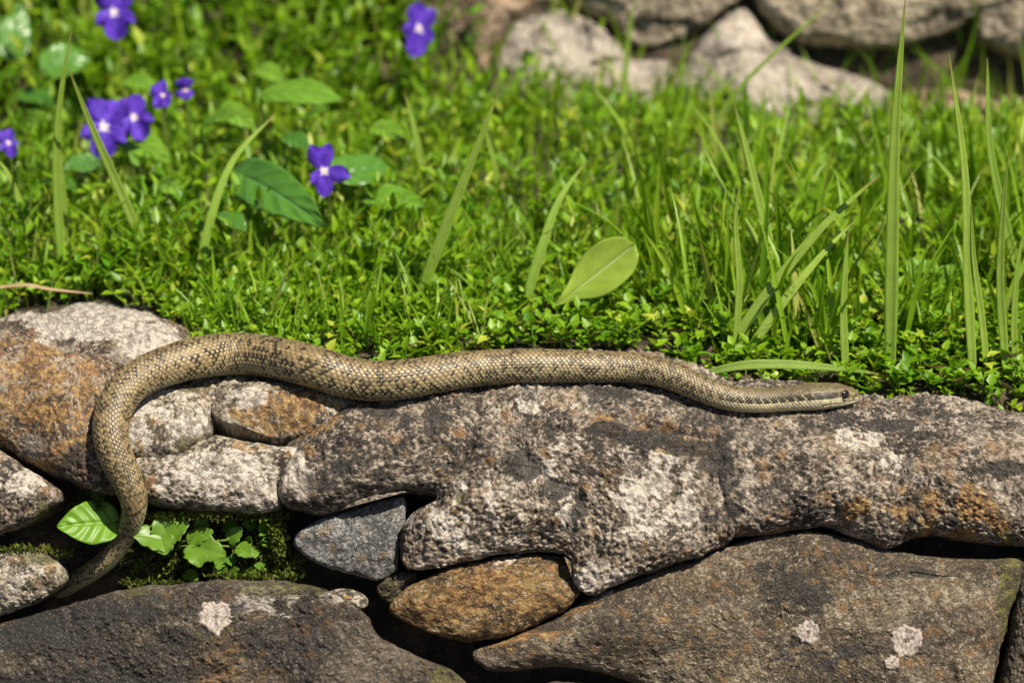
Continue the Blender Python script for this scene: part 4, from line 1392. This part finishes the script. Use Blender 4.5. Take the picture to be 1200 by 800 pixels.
def leaf_mesh(name, base, tip, width, nrm, kind, mat, parent, origin, cup=0.18, arch=0.10, var=0.5, wave=0.05, seed=0, scallop=0.0, relief=0.007):
    base, tip, nrm = (np.asarray(a, float) for a in (base, tip, nrm))
    D = tip - base
    L = np.linalg.norm(D)
    D = D / L
    S = np.cross(D, nrm)
    S /= np.linalg.norm(S)
    N = np.cross(S, D)
    nu, nv = 17, 30
    u = np.linspace(-1, 1, nu)
    v = np.linspace(0, 1, nv)
    Vv, Uu = np.meshgrid(v, u, indexing='ij')
    Wd = 0.5 * width * wprof_leaf(Vv, kind) + 0.0003
    if scallop:
        Wd = Wd * (1 + scallop * np.abs(np.sin(Vv * np.pi * 3.5)) * np.abs(Uu) ** 4)
    back = -0.14 * L * (np.abs(Uu) ** 2) * np.exp(-(Vv / 0.22) ** 2) if kind == 'heart' else 0
    hgt = cup * Wd * np.abs(Uu) ** 1.4 + arch * L * (Vv * (1 - Vv)) * 2
    lat = np.sin((Vv - 0.28 * np.abs(Uu)) * 30)
    hgt = hgt + relief * width * lat * (1 - np.abs(Uu) ** 3) * np.abs(Uu) ** 0.5 - 0.02 * width * np.exp(-(Uu / 0.10) ** 2)
    hgt = hgt + wave * width * np.sin(Vv * 9 + seed + np.sign(Uu)) * np.abs(Uu) ** 2
    P = base + D * (Vv * L + back)[..., None] + S * (Uu * Wd)[..., None] + N * hgt[..., None]
    Bk = P - N * 0.0003
    n = nu * nv
    f = grid_faces(nu, nv)
    bu = np.concatenate([np.arange(nv) * nu])
    e1 = np.stack([bu[:-1], bu[1:], bu[1:] + n, bu[:-1] + n], 1)
    bu2 = bu + nu - 1
    e2 = np.stack([bu2[:-1], bu2[:-1] + n, bu2[1:] + n, bu2[1:]], 1)
    uv = np.stack([Uu.ravel() * 0.5 + 0.5, Vv.ravel()], 1)
    return mesh_np(name, np.concatenate([P.reshape(-1, 3), Bk.reshape(-1, 3)]), [f, f[:, ::-1] + n, e1, e2], mat, parent, {'v': np.full(2 * n, var)}, np.concatenate([uv, uv]), origin=origin)


def broad_leaf(name, label, b, t, wpx, Yb, Yt, nrm, kind, mat, cup=0.18, arch=0.1, var=0.5, stalk=True, seed=0, cat='leaf', foot=None):
    B = at(b[0], b[1], Yb * 1.22)
    Tp = at(t[0], t[1], Yt * 1.22)
    g0 = np.array([B[0], B[1], ground_z([B[0]], [B[1]])[0]])
    if foot is not None:
        g0 = at(*foot)
        g0[2] = ground_z([g0[0]], [g0[1]])[0]
    e = empty(name, g0)
    tag(e, label, cat)
    leaf_mesh('leaf_blade', B, Tp, wpx * pxm, nrm, kind, mat, e, g0, cup, arch, var, seed=seed, relief=0.002 if kind == 'spoon' else 0.007)
    if stalk:
        mid = (g0 + B) / 2 + np.array([0.002, 0.004, 0.003])
        V, F = tube_np(catmull(np.array([g0 - np.array([0, 0, 0.002]), mid, B, B + (Tp - B) * 0.03]), 12), 0.0007, 7)
        mesh_np('stalk', V, [F], M['stalk'], e, {'v': np.full(len(V), 0.4)}, origin=g0)
    return e


VL = M['violet_leaf']
broad_leaf('violet_leaf', 'glossy dark heart shaped leaf below the single violet', (286, 206), (380, 264), 62, 0.125, 0.085, (-0.25, -0.62, 0.75), 'heart', VL, 0.12, 0.10, 0.4, seed=1)
broad_leaf('violet_leaf', 'shiny round leaf right of the single violet', (398, 205), (460, 196), 54, 0.145, 0.165, (0.1, -0.55, 0.85), 'heart', VL, 0.15, 0.10, 0.6, seed=2)
broad_leaf('violet_leaf', 'bright pointed leaf above the glossy heart leaf', (305, 112), (402, 118), 50, 0.190, 0.175, (0.0, -0.45, 0.9), 'ovate', M['bright_leaf'], 0.15, 0.14, 0.3, seed=3)
broad_leaf('violet_leaf', 'round shiny leaf behind the tall blade at upper left', (56, 80), (106, 62), 56, 0.260, 0.275, (0.15, -0.60, 0.8), 'heart', VL, 0.12, 0.12, 0.7, seed=4)
broad_leaf('violet_leaf', 'round shiny leaf in the upper left corner', (14, 64), (22, 2), 44, 0.285, 0.305, (0.25, -0.62, 0.75), 'heart', VL, 0.12, 0.12, 0.8, seed=5)
broad_leaf('violet_leaf', 'bright yellow green leaf below the violet cluster', (145, 160), (202, 192), 42, 0.185, 0.165, (-0.1, -0.5, 0.85), 'heart', M['bright_leaf'], 0.2, 0.1, 0.6, seed=6)
broad_leaf('violet_leaf', 'mid green leaf in the cover below the shiny round leaf', (425, 232), (498, 240), 44, 0.125, 0.115, (0.0, -0.5, 0.85), 'ovate', M['bright_leaf'], 0.15, 0.1, 0.1, seed=7)
broad_leaf('broad_leaf', 'pale spoon shaped leaf with a white midrib behind the snake', (648, 360), (744, 286), 58, 0.048, 0.052, (-0.18, -0.86, 0.45), 'spoon', M['spoon_leaf'], 0.10, -0.06, 0.5, seed=8)
broad_leaf('small_leaf', 'small veined leaf among the grass at the right', (1094, 338), (1062, 302), 40, 0.075, 0.080, (0.05, -0.75, 0.6), 'heart', M['bright_leaf'], 0.1, 0.08, 0.2, seed=9)
broad_leaf('small_leaf', 'small veined leaf right of its twin among the grass', (1096, 340), (1118, 308), 30, 0.075, 0.080, (-0.05, -0.75, 0.6), 'heart', M['bright_leaf'], 0.1, 0.08, 0.5, seed=10)

HID = ['dark blurred leaf under the round shiny leaf by the left edge', 'half hidden leaf right of the violet cluster, above the arching grass blade', 'half hidden leaf between the violet bud and the bright pointed leaf',
       'dark half hidden leaf just left of the single violet', 'half hidden leaf above the smaller open violet', 'half hidden leaf above the violet bud', 'dark leaf half hidden below the large open violet',
       'small blurred leaf just above the bright pointed leaf', 'half hidden leaf above the shiny round leaf right of the single violet', 'dark leaf half hidden below the stalk end of the glossy heart leaf',
       'half hidden leaf beside the tiny violet at the left edge', 'leaf half hidden below the tip of the bright pointed leaf', 'dark half hidden leaf near the foot of the tall left grass blade',
       'half hidden leaf between the leaning and the arching grass blade']
for k, (x_, y_, dx_, dy_, w_, Y_) in enumerate([(30, 110, 34, 14, 34, .25), (235, 150, 40, -14, 34, .17), (262, 128, 36, 22, 32, .19), (330, 160, 34, 16, 30, .15), (150, 95, 34, 12, 30, .22), (215, 70, 30, -16, 30, .26),
                                               (110, 190, -36, 10, 30, .16), (300, 80, 34, 16, 30, .24), (440, 150, 34, 12, 30, .18), (255, 250, 34, 22, 28, .09), (25, 150, 32, -14, 30, .20), (355, 140, 30, -10, 28, .17), (60, 210, 30, 14, 26, .15), (185, 215, 32, 12, 28, .14)]):
    o_ = broad_leaf('violet_leaf', HID[k], (x_, y_), (x_ + dx_, y_ + dy_), w_, Y_, Y_ - 0.012, (0.3 * math.sin(k * 2.3), -0.5, 0.85), ('heart', 'ovate')[k % 2],
                    M['bright_leaf'] if k % 3 else VL, 0.18, 0.16, (k * 0.37) % 1, seed=20 + k)
    o_['group'] = 'half hidden leaves around the violets'

# ------------------------------------------------------------------ violets
def petal(parent, origin, c, R, ang, L, W, cup, tilt, seed):
    """R: rows right, up, out of the flower"""
    right, up, outn = R
    D = right * math.cos(ang) + up * math.sin(ang)
    S = -right * math.sin(ang) + up * math.cos(ang)
    nu, nv = 11, 14
    u = np.linspace(-1, 1, nu)
    v = np.linspace(0, 1, nv)
    Vv, Uu = np.meshgrid(v, u, indexing='ij')
    wv = np.sin(np.pi * np.clip(Vv * 0.90 + 0.06, 0, 1) ** 1.25) ** 0.65
    wv[-1] *= 0.9
    Wd = 0.5 * W * wv
    ln = L * Vv * (1 - 0.08 * Uu ** 2 * Vv)
    out_ = tilt * L * np.sin(Vv * 1.9) - cup * W * Uu ** 2 * wv + 0.04 * L * np.sin(Uu * 4 + seed) * Vv
    P = c + D * ln[..., None] + S * (Uu * Wd)[..., None] + outn * out_[..., None]
    n = nu * nv
    B = P - outn * 0.0002
    f = grid_faces(nu, nv)
    uv = np.stack([Uu.ravel() * 0.5 + 0.5, Vv.ravel()], 1)
    mesh_np('petal', np.concatenate([P.reshape(-1, 3), B.reshape(-1, 3)]), [f, f[:, ::-1] + n], M['petal'], parent, uv=np.concatenate([uv, uv]), origin=origin)


def violet(label, x, y, Y, size_px, roll=0.0, yaw=0.0, pitch=0.25, spec=None, foot_dx=0.004):
    c = at(x, y, Y * 1.04)
    view = norm(CAM - c)
    right = np.array([1.0, 0, 0])
    outn = norm(view * 1.0 + np.array([math.sin(yaw) * 1.0, 0, -pitch]))
    right = norm(np.cross(np.array([0, 0, 1.0]), outn))
    up = np.cross(outn, right)
    r2 = right * math.cos(roll) + up * math.sin(roll)
    u2 = -right * math.sin(roll) + up * math.cos(roll)
    fx, fy = c[0] + foot_dx, c[1] + 0.012
    foot = np.array([fx, fy, ground_z([fx], [fy])[0]])
    e = empty('violet_flower', foot)
    tag(e, label, 'flower', 'purple violets in the lawn')
    s = size_px * pxm * 1.22
    R = (r2, u2, outn)
    for k, (a, l, wd, cu, ti) in enumerate(spec or [(126, .56, .50, .18, -.36), (54, .56, .50, .18, -.24), (206, .48, .38, .14, .30), (-26, .48, .38, .14, .36), (270, .60, .50, -.24, .26)]):
        petal(e, foot, c + outn * (0.0003 * k), R, math.radians(a), l * s, wd * s, cu, ti, k)
    V, F = sphere_np(c + outn * 0.0010 - u2 * 0.0002, 0.0008, outn, 0.8, 14, 9)
    mesh_np('throat', V, F, M['throat'], e, origin=foot)
    # calyx and spur behind, hooked stalk
    bk_ = c - outn * 0.004
    V, F = tube_np(catmull(np.array([c - outn * 0.0003, c - outn * 0.003 + u2 * 0.0004, c - outn * 0.007 + u2 * 0.0018]), 8), np.linspace(0.0018, 0.0007, 8), 9)
    mesh_np('spur', V, [F], M['petal'], e, uv=np.full((len(V), 2), 0.8), origin=foot)
    V, F = tube_np(catmull(np.array([foot - [0, 0, .002], foot * 0.6 + bk_ * 0.4 + [0, 0.003, 0], bk_ + np.array([0, 0.003, 0.002]), bk_ + np.array([0, 0.001, 0.0035]), c - outn * 0.0015 + u2 * 0.001]), 20), 0.0006, 7)
    mesh_np('stem', V, [F], M['stalk'], e, {'v': np.full(len(V), 0.5)}, origin=foot)
    return e


violet('violet at the top edge beside the left corner, seen from the front', 134, 14, 0.268, 50, 0.05, 0.0)
violet('large open violet crossed by a leaning grass blade', 122, 148, 0.200, 56, -0.15, 0.05)
violet('smaller open violet touching the right of a large one', 157, 137, 0.206, 43, 0.35, 0.10)
violet('half turned violet behind the open pair', 190, 112, 0.215, 34, 0.2, 0.9, spec=[(120, .5, .44, .1, -.1), (60, .5, .36, .1, -.1), (203, .52, .44, .05, .15), (270, .4, .4, -.1, .1), (-20, .3, .26, .05, .1)])
violet('violet bud showing one rounded petal, right of the half turned one', 217, 106, 0.218, 26, 0.0, 0.3, spec=[(90, .55, .80, .25, .2), (250, .40, .62, .25, .2), (290, .40, .6, .25, .2)])
violet('blurred violet in front of the crumbling brown stone', 490, 33, 0.300, 54, -0.45, 0.5, spec=[(110, .55, .46, .1, -.1), (60, .55, .42, .1, -.1), (203, .38, .34, .05, .1), (-20, .42, .34, .05, .1), (275, .62, .50, -.1, .1)])
violet('single violet with raised narrow petals between two shiny leaves', 379, 200, 0.135, 47, -0.08, 0.35, spec=[(118, .66, .36, .12, -.05), (78, .62, .36, .12, -.08), (222, .40, .32, .05, .1), (-12, .62, .40, .05, .1), (268, .58, .38, -.15, .12)])
violet('tiny violet half hidden in the cover at the left edge', 9, 167, 0.180, 26, 0.1, 0.4)

# ------------------------------------------------------------------ plant and moss in the gap of the wall
def wall_pt(x, y, out_=0.0):
    tY, tZ = np.interp(y, TAB_FRONT['py'], TAB_FRONT['Y']), np.interp(y, TAB_FRONT['py'], TAB_FRONT['Z'])
    nY, nZ = np.interp(y, TAB_FRONT['py'], TAB_FRONT['nY']), np.interp(y, TAB_FRONT['py'], TAB_FRONT['nZ'])
    X = (x - 600) * K * ((tY - CAM[1]) * FWD[1] + (tZ - CAM[2]) * FWD[2]) + CAM[0]
    return np.array([X, tY + nY * out_, tZ + nZ * out_])


root = wall_pt(196, 650, -0.018)
pl = empty('wall_seedling', root)
tag(pl, 'small seedling with lobed green leaves in the gap right of the snake tail', 'plant')
root2 = wall_pt(140, 612, -0.018)
pl2 = empty('wall_seedling', root2)
tag(pl2, 'single round green leaf in the gap left of the snake tail', 'plant')
for who, rt, b, t, wpx, o1, o2, mat, kd, nr_ in (
        (pl2, root2, (133, 612), (70, 618), 50, 0.004, 0.010, 'bright_leaf', 'heart', (0.05, -0.75, 0.65)),
        (pl, root, (200, 634), (156, 626), 30, 0.002, 0.006, 'seedling', 'heart', (0.1, -0.6, 0.8)),
        (pl, root, (196, 628), (222, 612), 26, 0.002, 0.004, 'seedling', 'heart', (-0.1, -0.6, 0.8)),
        (pl, root, (198, 632), (186, 602), 28, 0.002, 0.003, 'seedling', 'heart', (0.0, -0.7, 0.7)),
        (pl, root, (190, 630), (196, 650), 24, 0.003, 0.007, 'seedling', 'heart', (0.0, -0.7, 0.7)),
        (pl, root, (225, 640), (266, 650), 28, 0.000, 0.005, 'seedling', 'heart', (-0.1, -0.75, 0.65)),
        (pl, root, (228, 640), (236, 664), 24, 0.000, 0.006, 'seedling', 'heart', (0.0, -0.8, 0.6)),
        (pl, root, (222, 632), (250, 622), 18, -0.002, 0.002, 'seedling', 'heart', (0.0, -0.7, 0.7)),
        (pl, root, (268, 632), (284, 618), 16, -0.003, 0.000, 'seedling', 'heart', (0.0, -0.7, 0.7)),
        (pl, root, (232, 622), (242, 606), 16, -0.004, -0.001, 'seedling', 'heart', (0.0, -0.7, 0.7)),
        (pl, root, (280, 640), (296, 652), 16, -0.003, 0.001, 'seedling', 'heart', (0.0, -0.7, 0.7))):
    B, Tp = wall_pt(*b, o1), wall_pt(*t, o2)
    leaf_mesh('leaf', B, Tp, wpx * pxm, nr_, kd, M[mat], who, rt, 0.12, 0.08, 0.35 if who is pl2 else 0.75, seed=b[0], scallop=0.25 if who is pl else 0.04, relief=0.002)
    V, F = tube_np(catmull(np.array([rt, (rt + B) / 2 + [0, -0.002, 0.003], B, B + (Tp - B) * 0.05]), 10), 0.00055, 6)
    mesh_np('stalk', V, [F], M['stalk'], who, {'v': np.full(len(V), 0.5)}, origin=rt)

rs_ = np.random.default_rng(5)
for k in range(26):
    x_, y_ = rs_.uniform(215, 332), rs_.uniform(612, 676)
    a_ = rs_.uniform(0, 6.283)
    L_ = rs_.uniform(9, 18)
    B, Tp = wall_pt(x_, y_, -0.007), wall_pt(x_ + L_ * math.cos(a_), y_ + L_ * 0.8 * math.sin(a_), -0.003)
    leaf_mesh('leaf', B, Tp, L_ * 0.75 * pxm, (rs_.normal(0, .3), -0.7, 0.7), 'heart', M['seedling'], pl, root, 0.12, 0.08, rs_.uniform(0, 1), seed=k, scallop=0.2, relief=0.002)
# moss cushions
LV, LF3, LF4, LA, LU, lo = [], [], [], [], [], 0
mp = []
rm = np.random.default_rng(17)
for cx, cy, rx, ry, n, dep in ((250, 655, 80, 26, 950, -0.014), (310, 640, 26, 34, 520, -0.013), (180, 660, 50, 22, 420, -0.013), (120, 575, 26, 16, 260, -0.006), (60, 648, 26, 8, 130, -0.002), (340, 660, 14, 20, 160, -0.012),
                               (100, 590, 30, 20, 150, -0.014), (240, 606, 100, 5, 420, 0.000), (325, 625, 10, 30, 260, -0.004), (118, 592, 8, 26, 220, -0.001), (300, 676, 60, 6, 320, 0.004), (180, 684, 40, 4, 160, 0.003), (28, 645, 40, 4, 140, 0.006)):
    for _ in range(n):
        a, r = rm.uniform(0, 6.283), math.sqrt(rm.uniform())
        mp.append((*wall_pt(cx + rx * r * math.cos(a), cy + ry * r * math.sin(a), dep + 0.006 * (1 - r * r)), 0))
mp = np.array(mp)[:, :3]
n = len(mp)
Dm = norm(rm.normal(0, 0.6, (n, 3)) + np.array([0, -0.5, 0.7]))
add_leaves(mp, Dm, norm(rm.normal(0, 1, (n, 3))), rm.uniform(0.0015, 0.0038, n), rm.uniform(0.0008, 0.002, n), rm.uniform(0, 0.3, n), np.clip(rm.normal(0.45, 0.3, n), 0, 1))
# cushion bodies under the tufts
mo = mesh_np('moss', np.concatenate(LV), [np.concatenate(LF3), np.concatenate(LF4)], M['moss'], attrs={'v': np.concatenate(LA)}, uv=np.concatenate(LU))
tag(mo, 'dark green moss filling the gap between the stones', 'moss', kind='stuff')
nu_, nv_ = 60, 26
U_, V_ = np.meshgrid(np.linspace(0, 1, nu_), np.linspace(0, 1, nv_))
P = np.array([wall_pt(70 + 290 * a, 572 + 122 * b, -0.016) for a, b in zip(U_.ravel(), V_.ravel())])
e_ = 0.003 * fbm(P, 70, 3, 77)
edge_ = np.minimum(np.minimum(U_, 1 - U_) * 6, np.minimum(V_, 1 - V_) * 5).ravel()
P = P + np.outer(e_ - 0.010 * (1 - np.clip(edge_, 0, 1)), [0, -0.85, 0.5])
mesh_np('moss_bed', P, [grid_faces(nu_, nv_)], M['soil'], mo)
